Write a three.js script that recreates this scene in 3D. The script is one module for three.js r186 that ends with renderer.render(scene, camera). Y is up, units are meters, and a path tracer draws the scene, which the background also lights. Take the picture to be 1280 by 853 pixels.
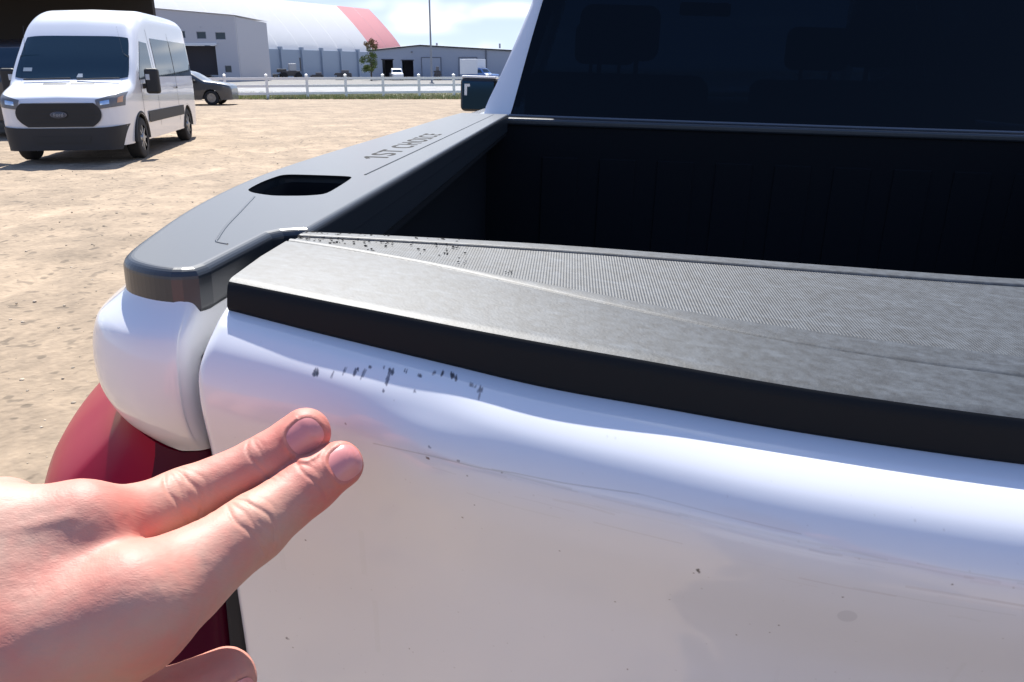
import * as THREE from 'three';
import { RoundedBoxGeometry } from 'three/addons/geometries/RoundedBoxGeometry.js';
import { mergeGeometries } from 'three/addons/utils/BufferGeometryUtils.js';
import { FontLoader } from 'three/addons/loaders/FontLoader.js';
import { TextGeometry } from 'three/addons/geometries/TextGeometry.js';

// ------------------------------------------------------------------ camera, sky, sun, exposure
const scene = new THREE.Scene();
const CAM = new THREE.Vector3(0, 1.5, 0);
const camera = new THREE.PerspectiveCamera(46.2, 1024 / 682, 0.02, 2000);
camera.position.copy(CAM);
camera.rotation.x = -THREE.MathUtils.degToRad(18.65);
camera.updateMatrixWorld();

const renderer = new THREE.WebGLRenderer({ antialias: true });
renderer.setSize(1024, 682);
renderer.toneMapping = THREE.LinearToneMapping;
renderer.toneMappingExposure = 2.25;
renderer.shadowMap.enabled = true;

const V = (x, y, z) => new THREE.Vector3(x, y, z);
const SUN = V(-0.13, 0.765, -0.63).normalize();

// ---- small maths
function rng(seed) { let a = seed >>> 0; return () => { a |= 0; a = a + 0x6D2B79F5 | 0; let t = Math.imul(a ^ a >>> 15, 1 | a); t = t + Math.imul(t ^ t >>> 7, 61 | t) ^ t; return ((t ^ t >>> 14) >>> 0) / 4294967296; }; }
const clamp = (x, a = 0, b = 1) => Math.min(b, Math.max(a, x));
const lerp = (a, b, t) => a + (b - a) * t;
const sstep = (a, b, x) => { const t = clamp((x - a) / (b - a)); return t * t * (3 - 2 * t); };
const gauss = (x, s) => Math.exp(-(x * x) / (s * s));
function hash3(x, y, z) { let h = Math.imul(x, 374761393) ^ Math.imul(y, 668265263) ^ Math.imul(z, 2147483647 ^ 0x5bd1e995); h = Math.imul(h ^ h >>> 13, 1274126177); return ((h ^ h >>> 16) >>> 0) / 4294967296; }
function vnoise(x, y, z = 0, per = 0) {
  const xi = Math.floor(x), yi = Math.floor(y), zi = Math.floor(z), fx = x - xi, fy = y - yi, fz = z - zi;
  const u = fx * fx * (3 - 2 * fx), v = fy * fy * (3 - 2 * fy), w = fz * fz * (3 - 2 * fz);
  const m = (a) => per ? ((a % per) + per) % per : a;
  const h = (a, b, c) => hash3(m(xi + a), m(yi + b), zi + c);
  return lerp(lerp(lerp(h(0, 0, 0), h(1, 0, 0), u), lerp(h(0, 1, 0), h(1, 1, 0), u), v), lerp(lerp(h(0, 0, 1), h(1, 0, 1), u), lerp(h(0, 1, 1), h(1, 1, 1), u), v), w);
}
function fbm(x, y, z = 0, oct = 4, per = 0) { let s = 0, a = 0.5, n = 0; for (let i = 0; i < oct; i++) { s += a * vnoise(x, y, z, per); n += a; a *= 0.5; x *= 2; y *= 2; z = z * 2 + 7; per *= 2; } return s / n; }
function table(pts) {                                     // smooth (Catmull-Rom) function through the points
  return (x) => {
    if (x <= pts[0][0]) return pts[0][1];
    const n = pts.length; if (x >= pts[n - 1][0]) return pts[n - 1][1];
    let i = 0; while (pts[i + 1][0] < x) i++;
    const [x1, y1] = pts[i], [x2, y2] = pts[i + 1];
    const m1 = i > 0 ? (y2 - pts[i - 1][1]) / (x2 - pts[i - 1][0]) : (y2 - y1) / (x2 - x1);
    const m2 = i + 2 < n ? (pts[i + 2][1] - y1) / (pts[i + 2][0] - x1) : (y2 - y1) / (x2 - x1);
    const h = x2 - x1, t = (x - x1) / h, t2 = t * t, t3 = t2 * t;
    return (2 * t3 - 3 * t2 + 1) * y1 + (t3 - 2 * t2 + t) * h * m1 + (-2 * t3 + 3 * t2) * y2 + (t3 - t2) * h * m2;
  };
}

// ---- the sky: pale at the horizon, blue overhead, some fair-weather cloud
{
  const W = 1024, H = 512, d = new Float32Array(W * H * 4);
  for (let j = 0; j < H; j++) for (let i = 0; i < W; i++) {
    const el = ((j + 0.5) / H - 0.5) * Math.PI, az = ((i + 0.5) / W - 0.5) * 2 * Math.PI;
    const dir = V(Math.cos(az) * Math.cos(el), Math.sin(el), Math.sin(az) * Math.cos(el));
    const e = Math.max(0, dir.y), k = Math.pow(1 - e, 3.2);
    let c = [lerp(0.062, 0.37, k), lerp(0.122, 0.44, k), lerp(0.29, 0.54, k)];
    const g = Math.max(0, dir.dot(SUN)), glow = 0.5 * Math.pow(g, 40) + 0.12 * Math.pow(g, 6);
    c = c.map((v, q) => v + glow * [1, 0.97, 0.92][q]);
    const q = 1 / (e + 0.10), n = fbm(dir.x * q * 1.5 + 11, dir.z * q * 1.5 + 5, 3, 6);
    const cl = sstep(0.55, 0.72, n) * 0.8 * sstep(0.0, 0.02, e) * sstep(0.25, -0.15, dir.z);
    c = c.map((v, m) => lerp(v, [0.70, 0.71, 0.72][m], cl));
    if (dir.y < 0) c = [0.30, 0.26, 0.20];
    d.set([...c, 1], (j * W + i) * 4);
  }
  const t = new THREE.DataTexture(d, W, H, THREE.RGBAFormat, THREE.FloatType);
  t.mapping = THREE.EquirectangularReflectionMapping; t.magFilter = t.minFilter = THREE.LinearFilter; t.needsUpdate = true;
  scene.background = t; scene.environment = t;
}
const sun = new THREE.DirectionalLight(new THREE.Color(1, 0.968, 0.915), 4.2);
sun.position.copy(SUN.clone().multiplyScalar(60)); sun.castShadow = true;
sun.shadow.camera.left = sun.shadow.camera.bottom = -60; sun.shadow.camera.right = sun.shadow.camera.top = 60; sun.shadow.camera.far = 160;
sun.shadow.mapSize.set(4096, 4096);
scene.add(sun, sun.target);

// ------------------------------------------------------------------ helpers
const taken = {};
function numbered(n) { const k = taken[n] = (taken[n] ?? -1) + 1; return k ? `${n}_${String(k).padStart(3, '0')}` : n; }
const shade = (m) => { m.castShadow = m.receiveShadow = true; return m; };
function part(parent, name, geo, mat) { const m = shade(new THREE.Mesh(Array.isArray(geo) ? join(geo) : geo, mat)); m.name = name; parent.add(m); return m; }
function tag(o, label, category, group) { o.userData.label = label; o.userData.category = category; if (group) o.userData.group = group; return o; }
function thing(name, label, category, pos = [0, 0, 0], turn = 0, group) { const g = new THREE.Group(); g.name = numbered(name); g.position.set(...pos); g.rotation.y = turn; scene.add(g); return tag(g, label, category, group); }
function structure(name, geo, mat) { const m = shade(new THREE.Mesh(geo, mat)); m.name = numbered(name); m.userData.kind = 'structure'; scene.add(m); return m; }
function join(list) {
  return mergeGeometries(list.map((g) => { let q = g.index ? g.toNonIndexed() : g; const b = new THREE.BufferGeometry(); b.setAttribute('position', q.attributes.position); b.setAttribute('normal', q.attributes.normal); if (q.attributes.uv) b.setAttribute('uv', q.attributes.uv); else b.setAttribute('uv', new THREE.BufferAttribute(new Float32Array(q.attributes.position.count * 2), 2)); return b; }));
}
function box(w, h, d, x = 0, y = 0, z = 0, ry = 0) { const g = new THREE.BoxGeometry(w, h, d); if (ry) g.rotateY(ry); return g.translate(x, y, z); }
function rbox(w, h, d, r, x = 0, y = 0, z = 0, seg = 3) { return new RoundedBoxGeometry(w, h, d, seg, r).translate(x, y, z); }
function cyl(r0, r1, h, x, y, z, n = 20) { return new THREE.CylinderGeometry(r0, r1, h, n).translate(x, y, z); }
function bar(a, b, r, n = 10, r2 = r) { const d = V().subVectors(b, a), g = new THREE.CylinderGeometry(r2, r, d.length(), n); g.translate(0, d.length() / 2, 0); g.applyQuaternion(new THREE.Quaternion().setFromUnitVectors(V(0, 1, 0), d.clone().normalize())); return g.translate(a.x, a.y, a.z); }
function surf(fn, nu, nv, us, vs) {                        // fn(u, v) -> [x, y, z, s, t]; us, vs optional parameter lists
  const P = [], U = [], I = [];
  us = us ?? Array.from({ length: nu + 1 }, (_, i) => i / nu); vs = vs ?? Array.from({ length: nv + 1 }, (_, i) => i / nv);
  nu = us.length - 1; nv = vs.length - 1;
  for (let j = 0; j <= nv; j++) for (let i = 0; i <= nu; i++) { const q = fn(us[i], vs[j], i, j); P.push(q[0], q[1], q[2]); U.push(q[3] ?? us[i], q[4] ?? vs[j]); }
  for (let j = 0; j < nv; j++) for (let i = 0; i < nu; i++) { const a = j * (nu + 1) + i, b = a + 1, c = a + nu + 1, d = c + 1; I.push(a, b, d, a, d, c); }
  const g = new THREE.BufferGeometry(); g.setAttribute('position', new THREE.Float32BufferAttribute(P, 3)); g.setAttribute('uv', new THREE.Float32BufferAttribute(U, 2)); g.setIndex(I); g.computeVertexNormals(); return g;
}
function dataTex(n, fn, srgb, rx = 1, ry = rx, m = n) {
  const d = new Uint8Array(n * m * 4);
  for (let j = 0; j < m; j++) for (let i = 0; i < n; i++) { const c = fn(i / n, j / m), k = (j * n + i) * 4; if (typeof c === 'number') d[k] = d[k + 1] = d[k + 2] = clamp(c) * 255; else { d[k] = clamp(c[0]) * 255; d[k + 1] = clamp(c[1]) * 255; d[k + 2] = clamp(c[2]) * 255; } d[k + 3] = 255; }
  const t = new THREE.DataTexture(d, n, m); t.wrapS = t.wrapT = THREE.RepeatWrapping; t.magFilter = THREE.LinearFilter; t.minFilter = THREE.LinearMipmapLinearFilter; t.generateMipmaps = true; if (srgb) t.colorSpace = THREE.SRGBColorSpace; t.repeat.set(rx, ry); t.needsUpdate = true; return t;
}
const std = (r, g, b, rough = 0.7, o = {}) => new THREE.MeshStandardMaterial({ color: new THREE.Color().setRGB(r, g, b), roughness: rough, ...o });
const phy = (r, g, b, rough, o = {}) => new THREE.MeshPhysicalMaterial({ color: new THREE.Color().setRGB(r, g, b), roughness: rough, ...o });

const grain = dataTex(512, (u, v) => fbm(u * 64, v * 64, 1, 4, 64));
const grainFine = grain.clone(); grainFine.repeat.set(14, 14);
const dustMap = dataTex(768, (u, v) => { const a = fbm(u * 90, v * 90, 4, 2, 90), b = fbm(u * 6, v * 6, 8, 4, 6), s = sstep(0.62, 0.78, fbm(u * 10, v * 60, 15, 3, 20)); return 0.38 + 0.5 * (a - 0.5) + 0.10 * (b - 0.5) + 0.16 * s; }, false, 3.1, 3.1);
const weave = dataTex(64, (u, v) => { const a = Math.sin((u + v) * Math.PI * 4), b = Math.sin((u - v) * Math.PI * 4); return 0.5 + 0.5 * Math.max(-1, Math.min(1, a * b * 2)); }, false, 150, 150);

const M = {
  paint: phy(0.72, 0.73, 0.755, 0.42, { clearcoat: 1, clearcoatRoughness: 0.05 }),
  plastic: phy(0.025, 0.030, 0.036, 0.36, { bumpMap: grainFine, bumpScale: 0.00002, clearcoat: 0.25, clearcoatRoughness: 0.2 }),
  lip: phy(0.010, 0.011, 0.012, 0.6, { specularIntensity: 0.3 }),
  capTop: phy(0.078, 0.092, 0.108, 0.56, { map: dustMap, bumpMap: grainFine, bumpScale: 0.00006 }),
  liner: phy(0.008, 0.009, 0.011, 0.9, { specularIntensity: 0.3 }),
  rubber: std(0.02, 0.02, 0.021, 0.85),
  trim: std(0.014, 0.015, 0.017, 0.6),
  cladding: std(0.016, 0.017, 0.020, 0.6),
  dark: std(0.11, 0.105, 0.10, 0.85),
  chrome: std(0.75, 0.76, 0.78, 0.15, { metalness: 1 }),
  steel: std(0.35, 0.36, 0.37, 0.4, { metalness: 0.8 }),
  glassTint: phy(0.0008, 0.0022, 0.0055, 0.02, { specularIntensity: 0.4, transmission: 1, thickness: 0, ior: 1.5 }),
  glassClear: phy(0.75, 0.82, 0.82, 0.02, { transmission: 1, thickness: 0, ior: 1.5 }),
  vanGlass: phy(0.012, 0.03, 0.045, 0.04, { ior: 1.5 }),
  seat: std(0.18, 0.175, 0.17, 0.9),
};

// ------------------------------------------------------------------ ground
const ruts = [[-3.2, -0.12], [-4.9, -0.12], [-8.6, 0.22], [-10.3, 0.22], [-1.9, 0.55], [-3.6, 0.55], [-6.4, -0.45], [-8.1, -0.45], [-15.0, 0.4]];
function groundH(x, z) {
  const f = sstep(-41, -36, z) * sstep(60, 40, Math.abs(x)) * sstep(40, 25, z);
  if (f <= 0) return 0;
  let h = 0.05 * (fbm(x * 0.25 + 9, z * 0.25, 2, 3) - 0.5) + 0.035 * (fbm(x * 1.3, z * 1.3, 5, 3) - 0.5) + 0.02 * (fbm(x * 5, z * 5, 8, 2) - 0.5);
  for (const [a, b] of ruts) { const d = x - a - b * (z + 12) - 0.5 * Math.sin(z * 0.13 + a); h -= 0.022 * gauss(d, 0.16) - 0.012 * (gauss(d - 0.3, 0.12) + gauss(d + 0.3, 0.12)); }
  return h * f;
}
{
  const span = (a, b, st) => Array.from({ length: Math.round((b - a) / st) + 1 }, (_, i) => a + i * st);
  const xs = [-900, -500, -300, -180, -110, -75, -55, -42, -34, ...span(-28, 5, 0.2), 7, 10, 15, 25, 45, 80, 150, 300, 900], zs = [-1200, -700, -450, -300, -200, -140, -100, -75, -60, -52, ...span(-46, 2, 0.2), 4, 7, 12, 20, 40, 90, 200, 500];
  const g = surf((x, z) => [x, groundH(x, z), z, x, z], 0, 0, xs, zs);
  { const I = g.index.array; for (let i = 0; i < I.length; i += 3) { const t = I[i]; I[i] = I[i + 1]; I[i + 1] = t; } g.computeVertexNormals(); }
  const col = new Float32Array(g.attributes.position.count * 3);
  for (let i = 0; i < g.attributes.position.count; i++) {
    const x = g.attributes.position.getX(i), z = g.attributes.position.getZ(i);
    let k = 0.84 + 0.22 * (fbm(x * 0.16, z * 0.16, 21, 3) - 0.5) + 0.30 * (fbm(x * 0.8 + 3, z * 2.4, 4, 3) - 0.5);
    for (const [a, b] of ruts) { const d = x - a - b * (z + 12) - 0.5 * Math.sin(z * 0.13 + a); k += 0.10 * (gauss(d, 0.17) - 0.8 * gauss(Math.abs(d) - 0.27, 0.09)) * (0.5 + fbm(x * 1.5, z * 1.5, 31, 2)) * (0.75 + 0.25 * Math.sin((z + 0.3 * x) * 21)); }
    col.set([0.50 * k, 0.388 * k, 0.275 * k], i * 3);
  }
  g.setAttribute('color', new THREE.BufferAttribute(col, 3));
  const dirt = dataTex(1024, (u, v) => { const a = fbm(u * 10, v * 10, 2, 5, 10), b = fbm(u * 90, v * 90, 6, 2, 90), s = sstep(0.70, 0.80, fbm(u * 50, v * 50, 12, 2, 50)); const k = 0.84 + 0.26 * (a - 0.5) + 0.14 * (b - 0.5) - 0.16 * s; return [k, k * 0.985, k * 0.965]; }, true, 0.27, 0.27);
  const dirtB = dataTex(512, (u, v) => 0.6 * fbm(u * 12, v * 12, 4, 5, 12) + 0.4 * fbm(u * 70, v * 70, 9, 2, 70), false, 0.55, 0.55);
  structure('dirt_ground', g, std(1, 1, 1, 0.95, { vertexColors: true, map: dirt, bumpMap: dirtB, bumpScale: 0.012 }));
  // loose stones and clods
  const R = rng(5), ico = new THREE.IcosahedronGeometry(1, 1); { const p = ico.attributes.position; for (let i = 0; i < p.count; i++) { const k = 0.75 + 0.5 * vnoise(p.getX(i) * 2 + 5, p.getY(i) * 2, p.getZ(i) * 2); p.setXYZ(i, p.getX(i) * k, p.getY(i) * k * 0.6, p.getZ(i) * k); } ico.computeVertexNormals(); }
  const N = 2200, st = new THREE.InstancedMesh(ico, std(1, 1, 1, 0.95), N), m4 = new THREE.Matrix4(), q = new THREE.Quaternion();
  for (let i = 0; i < N; i++) { const z = -1.4 - 28 * Math.pow(R(), 1.5), x = -0.6 + (z * 0.62 - 1.4) * R(); const s = 0.003 + 0.011 * Math.pow(R(), 4); q.setFromEuler(new THREE.Euler(0, R() * 6.3, 0)); m4.compose(V(x, groundH(x, z) + s * 0.2, z), q, V(s, s, s)); st.setMatrixAt(i, m4); const k = 0.7 + 0.5 * R(); st.setColorAt(i, new THREE.Color().setRGB(0.44 * k, 0.36 * k, 0.27 * k)); }
  st.name = 'loose_stones'; st.userData = { label: 'small pale stones and clods scattered over the dirt lot', category: 'stones', kind: 'stuff' }; shade(st); scene.add(st);
}
// road beyond the fence, verge
{
  const t = dataTex(512, (u, v) => { const k = 0.85 + 0.3 * (fbm(u * 16, v * 16, 3, 5, 16) - 0.5); return [k, k, k]; }, true, 0.12, 0.12);
  const sheet = (x0, x1, z0, z1, y, skew = 0) => surf((u, v) => { const x = lerp(x0, x1, u), z = lerp(z0, z1, v) + skew * (x + 8); return [x, y, z, x, z]; }, 24, 4);
  structure('road', sheet(-160, 90, -62, -92, 0.012), std(0.36, 0.36, 0.36, 0.9, { map: t }));
  structure('gravel_yard', sheet(-220, 160, -95, -420, 0.008), std(0.27, 0.26, 0.245, 0.95, { map: t }));
  structure('verge_ground', sheet(-60, 40, -47.4, -61.5, 0.006), std(0.30, 0.29, 0.19, 0.95, { map: t }));
  const blade = new THREE.BufferGeometry(); { const P = []; for (let k = 0; k < 5; k++) { const a = k * 1.26, r = 0.09; P.push(Math.cos(a) * r, 0, Math.sin(a) * r, Math.cos(a + 0.4) * r, 0, Math.sin(a + 0.4) * r, Math.cos(a) * r * 2.2, 0.2 + 0.05 * k, Math.sin(a) * r * 2.2); } blade.setAttribute('position', new THREE.Float32BufferAttribute(P, 3)); blade.computeVertexNormals(); }
  const R = rng(8), N = 16000, im = new THREE.InstancedMesh(blade, std(1, 1, 1, 0.9), N), m4 = new THREE.Matrix4(), q = new THREE.Quaternion();
  for (let i = 0; i < N; i++) { const x = -42 + 62 * R(), dz = Math.pow(R(), 1.6) * 13, z = -47 - dz, s = 0.3 + 0.45 * R() * (dz < 3 ? 1.15 : 0.6); q.setFromEuler(new THREE.Euler(0, R() * 6.3, 0)); m4.compose(V(x, 0.0, z), q, V(s * 1.3, s, s * 1.3)); im.setMatrixAt(i, m4); const k = 0.7 + 0.6 * R(), dry = R() < (dz < 3 ? 0.3 : 0.6) ? 1 : 0; im.setColorAt(i, new THREE.Color().setRGB((dry ? 0.36 : 0.20) * k, (dry ? 0.33 : 0.24) * k, (dry ? 0.20 : 0.09) * k)); }
  im.name = 'verge_grass'; im.userData = { label: 'strip of green and dry grass along the foot of the white fence', category: 'grass', kind: 'stuff' }; shade(im); scene.add(im);
}
// chips, scratches and smears on the tailgate paint, in metres along the gate (x) and down from the cap (d)
function MARKS(c, blot, line, R, X, Y) {
  for (let k = 0; k < 40; k++) { const x = -0.15 + 0.5 * R(), d = 0.06 + 0.3 * R(); line([[x, d], [x + 0.002 * (R() - 0.5), d + 0.02 + 0.03 * R()]], `rgba(200,196,190,${0.02 + 0.05 * R()})`, 3 + 9 * R()); }
  // streaks of dirt running along the shoulder
  for (let k = 0; k < 46; k++) { const x = -0.07 + 0.36 * R(), d = 0.030 + 0.028 * R() * R(), L = 0.01 + 0.05 * R(); line([[x, d], [x + L * 0.5, d - 0.0006 + 0.001 * R()], [x + L, d + 0.0006 * (R() - 0.5)]], `rgba(150,136,120,${0.03 + 0.07 * R()})`, 0.8 + 2.6 * R()); }
  line([[-0.083, 0.0355], [-0.055, 0.0325], [-0.03, 0.031], [-0.017, 0.0295], [0.006, 0.0285], [0.037, 0.0262]], 'rgba(120,108,98,0.26)', 1.4);
  line([[0.037, 0.0262], [0.06, 0.0268], [0.10, 0.0275]], 'rgba(125,113,103,0.16)', 1.2);
  // chips through the paint, knocked by whatever bent the edge
  const K = 'rgba(70,68,74,0.62)', G = 'rgba(110,108,114,0.55)';
  const fleck = (x, d, h, lean, n, col) => { for (let k = 0; k < n; k++) { const q = R() - 0.5; line([[x + q * 0.0012, d - h * 0.5 * R()], [x + q * 0.0012 - lean * h * 0.5, d + h * 0.5 * R()]], col, 0.9 + 1.3 * R()); } };
  blot(-0.1140, 0.0135, 0.0022, 0.0018, K, 0, 12); fleck(-0.114, 0.0125, 0.003, 0.3, 4, G);
  fleck(-0.1060, 0.0125, 0.0038, 0.3, 3, G); fleck(-0.1000, 0.0100, 0.0034, 0.4, 4, G); fleck(-0.0950, 0.0092, 0.0036, 0.4, 6, G); blot(-0.0945, 0.0080, 0.0014, 0.0008, K, 0, 5); fleck(-0.0905, 0.0090, 0.0056, 0.4, 4, G); blot(-0.0885, 0.0065, 0.0012, 0.0008, K, 0, 5);
  blot(-0.0780, 0.0060, 0.0026, 0.0014, K, 0, 12); fleck(-0.0785, 0.0085, 0.0060, 0.3, 7, G); blot(-0.0800, 0.0130, 0.0009, 0.0009, G, 0, 4); blot(-0.0820, 0.0055, 0.0008, 0.0006, G, 0, 4);
  fleck(-0.0710, 0.0050, 0.0018, 0.3, 4, K); blot(-0.0640, 0.0050, 0.0020, 0.0008, K, -0.3, 7); fleck(-0.0650, 0.0105, 0.0016, 0.3, 4, G); blot(-0.0575, 0.0034, 0.0020, 0.0008, G, -0.5, 7); blot(-0.0535, 0.0030, 0.0008, 0.0008, K, 0, 5);
  blot(-0.0480, 0.0032, 0.0036, 0.0010, K, 0.2, 14); blot(-0.0385, 0.0040, 0.0036, 0.0008, G, 0.1, 12); blot(-0.0345, 0.0046, 0.0034, 0.0014, G, 0.1, 14); fleck(-0.0345, 0.0062, 0.003, 0.2, 6, 'rgba(150,140,140,0.4)');
  blot(-0.0550, 0.0290, 0.0022, 0.0006, G, 0.5, 6); blot(-0.0560, 0.0340, 0.0020, 0.0010, 'rgba(120,100,90,0.6)', 0, 6); blot(-0.0420, 0.0310, 0.0024, 0.0005, 'rgba(110,100,95,0.5)', -0.2, 6);
  blot(0.0640, 0.0570, 0.0012, 0.0030, K, -0.3, 8); blot(-0.1420, 0.1880, 0.0020, 0.0012, G, 0.6, 6); blot(-0.146, 0.0280, 0.0014, 0.0008, 'rgba(255,255,255,0.9)', 0, 4);
  c.fillStyle = 'rgba(160,158,168,0.16)'; c.beginPath(); c.ellipse(X(0.124), Y(0.064), 11, 11, 0, 0, 6.3); c.fill();
  for (let k = 0; k < 60; k++) blot(-0.15 + 0.5 * R(), 0.03 + 0.30 * R(), 0.0006, 0.0005, 'rgba(95,85,78,0.5)', 0, 2);
}

// ------------------------------------------------------------------ the pickup truck (local axes: x right, y up, -z forward, metres from the truck's own datum)
const TX = V(0.997123, -0.02827, 0.070333), TY = V(0.028768, 0.999568, -0.006076), TZ = V(-0.070131, 0.008082, 0.997505);
const BASE = V(0.62, -1.5, -2.2);                           // the truck's base in its own axes
const truck = thing('pickup_truck', 'white pickup truck with open bed, black plastic bed caps and dented tailgate', 'pickup truck');
const MID = 0.62, mir = (x) => 2 * MID - x;
const font = await new FontLoader().loadAsync('fonts/droid/droid_sans_bold.typeface.json');

// tailgate: plan curve and heights of the cap's rear edge and of its forward edge
const sym = (t) => (x) => t(x > MID ? mir(x) : x);
const zn = sym(table([[-0.172, -0.3845], [-0.1315, -0.3765], [-0.077, -0.3655], [-0.0215, -0.3535], [0.037, -0.3415], [0.091, -0.330], [0.142, -0.3217], [0.19, -0.3155], [0.3, -0.305], [0.62, -0.298]]));
const yn = sym(table([[-0.172, -0.1015], [-0.1315, -0.105], [-0.077, -0.1098], [-0.0215, -0.1142], [0.037, -0.118], [0.091, -0.1212], [0.142, -0.124], [0.19, -0.126], [0.3, -0.129], [0.62, -0.131]]));
const zf = sym(table([[-0.172, -0.511], [-0.0976, -0.5195], [-0.02, -0.525], [0.067, -0.527], [0.62, -0.527]]));
const yf = sym(table([[-0.172, -0.1], [-0.0976, -0.102], [-0.02, -0.104], [0.067, -0.107], [0.155, -0.11], [0.295, -0.114], [0.62, -0.117]]));
const hs = sym(table([[-0.172, 0.0155], [-0.12, 0.018], [-0.05, 0.0205], [0.0, 0.0222], [0.06, 0.0215], [0.2, 0.0205], [0.62, 0.0205]]));
const bulge = table([[0, -0.004], [0.003, 0.006], [0.006, 0.0135], [0.0155, 0.0262], [0.0285, 0.034], [0.0405, 0.0350], [0.055, 0.0318], [0.07, 0.0268], [0.085, 0.0218], [0.1, 0.0176], [0.13, 0.0117], [0.16, 0.0076], [0.23, 0.0005], [0.45, -0.020], [0.5, -0.027]]);
function skin(x, d) {                                       // d = drop below the cap's lower lip
  const xm = x > MID ? mir(x) : x, k = lerp(0.80, 1, sstep(-0.135, -0.025, xm)) + 0.14 * sstep(-0.02, 0.12, xm);  // the roll is shallower at the ends of the gate
  let z = zn(x) + 0.005 * k + bulge(d) * lerp(k, 1, sstep(0.06, 0.12, d));
  z -= 0.0020 * gauss(x + 0.060, 0.028) * gauss(d - 0.015, 0.008) * sstep(0.001, 0.010, d);   // the dent under the cap
  const e = x > MID ? -1 : 1, xe = x > MID ? mir(x) : x;
  return [x - e * 0.005 * sstep(0, 0.03, d) * sstep(-0.10, -0.170, xe), yn(x) - hs(x) - d + 0.0015, z];
}
const EDGE = [-0.171, mir(-0.171)], CAPEDGE = [-0.168, mir(-0.168)];
{
  // painted outer skin, with its rounded left and right returns
  const xs = [], r = 0.006; const cols = [];
  for (const [dx, dz] of [[0, 0.11], [0, 0.06], [0, 0.02]]) cols.push([EDGE[0] + dx, dz]);
  for (let k = 0; k <= 8; k++) { const a = k / 8 * Math.PI / 2; cols.push([EDGE[0] + r * (1 - Math.cos(a)), r * (1 - Math.sin(a))]); }
  for (let k = 1; k <= 240; k++) cols.push([lerp(EDGE[0] + r, 0.42, k / 240), 0]);
  for (let k = 1; k <= 50; k++) cols.push([lerp(0.42, EDGE[1] - r, k / 50), 0]);
  for (let k = 1; k <= 8; k++) { const a = (1 - k / 8) * Math.PI / 2; cols.push([EDGE[1] - r * (1 - Math.cos(a)), r * (1 - Math.sin(a))]); }
  cols.push([EDGE[1], 0.06], [EDGE[1], 0.11]);
  const ds = []; for (let k = 0; k <= 90; k++) ds.push(0.12 * Math.pow(k / 90, 1.15)); for (let k = 1; k <= 30; k++) ds.push(0.12 + 0.38 * k / 30);
  const g = surf((i, d) => { const [x, back] = cols[i]; const p = skin(x, d); return [p[0], p[1], p[2] - back, (x + 0.2) / 0.7, 1 - d / 0.5]; }, 0, 0, cols.map((_, i) => i), ds);
  // the paint: chips and hairline scratches, dust specks, wiped smears
  const W = 2048, H = 1463, cv = document.createElement('canvas'); cv.width = W; cv.height = H; const c = cv.getContext('2d');
  c.fillStyle = '#ffffff'; c.fillRect(0, 0, W, H);
  const R = rng(41), X = (x) => (x + 0.2) / 0.7 * W, Y = (d) => d / 0.5 * H;
  const blot = (x, d, w, h, col, ang = 0, n = 7) => { c.fillStyle = col; c.save(); c.translate(X(x), Y(d)); c.rotate(ang); for (let k = 0; k < n; k++) { const a = (R() - 0.5) * 0.85 * w / 0.7 * W, b = (R() - 0.5) * 0.85 * h / 0.5 * H, rr = (0.10 + 0.20 * R()) * Math.min(w / 0.7 * W, h / 0.5 * H) + 0.5; c.beginPath(); c.ellipse(a, b, rr * (0.7 + R()), rr * (0.7 + 0.6 * R()), R() * 3, 0, 6.3); c.fill(); } c.restore(); };
  for (let k = 0; k < 900; k++) { c.fillStyle = `rgba(120,112,100,${0.05 + 0.14 * R()})`; c.beginPath(); c.arc(R() * W, R() * H, 0.5 + 0.9 * R(), 0, 6.3); c.fill(); }
  const line = (pts, col, w) => { c.strokeStyle = col; c.lineWidth = w; c.beginPath(); pts.forEach(([x, d], i) => (i ? c.lineTo : c.moveTo).call(c, X(x), Y(d))); c.stroke(); };
  MARKS(c, blot, line, R, X, Y);
  const tx = new THREE.CanvasTexture(cv); tx.colorSpace = THREE.SRGBColorSpace; tx.anisotropy = 8;
  const dust = dataTex(512, (u, v) => { const a = fbm(u * 7, v * 7, 5, 5, 7), b = sstep(0.42, 0.62, fbm(u * 3, v * 5, 9, 3, 15)); return 0.30 + 0.25 * a + 0.10 * b; }, false, 2, 2);
  const mat = M.paint.clone(); mat.map = tx; mat.roughnessMap = dust; mat.roughness = 1; mat.clearcoatRoughness = 0.07;
  const tg = part(truck, 'tailgate', g, mat); tg.userData.label = 'white painted tailgate with a dented, chipped upper edge';
  part(tg, 'inner_panel', surf((u, v) => { const x = lerp(EDGE[0] + 0.002, EDGE[1] - 0.002, u); return [x, lerp(yf(x) - 0.02, -0.62, v), zf(x) + 0.012]; }, 20, 6), M.liner);

  // black plastic cap: lip, smooth band, groove, recessed tread panel, forward lip
  const d1 = sym(table([[-0.172, 0.089], [-0.0938, 0.083], [-0.0267, 0.072], [0.0412, 0.059], [0.1015, 0.050], [0.2105, 0.0425], [0.3, 0.038], [0.62, 0.034]]));
  const d2 = sym(table([[-0.172, 0.097], [-0.13, 0.094], [-0.0656, 0.0865], [0, 0.079], [0.0664, 0.071], [0.1376, 0.069], [0.2244, 0.068], [0.62, 0.063]]));
  const lead = [[0.010, 0.034], [0, 0.034]];                 // tucked under the skin
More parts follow.
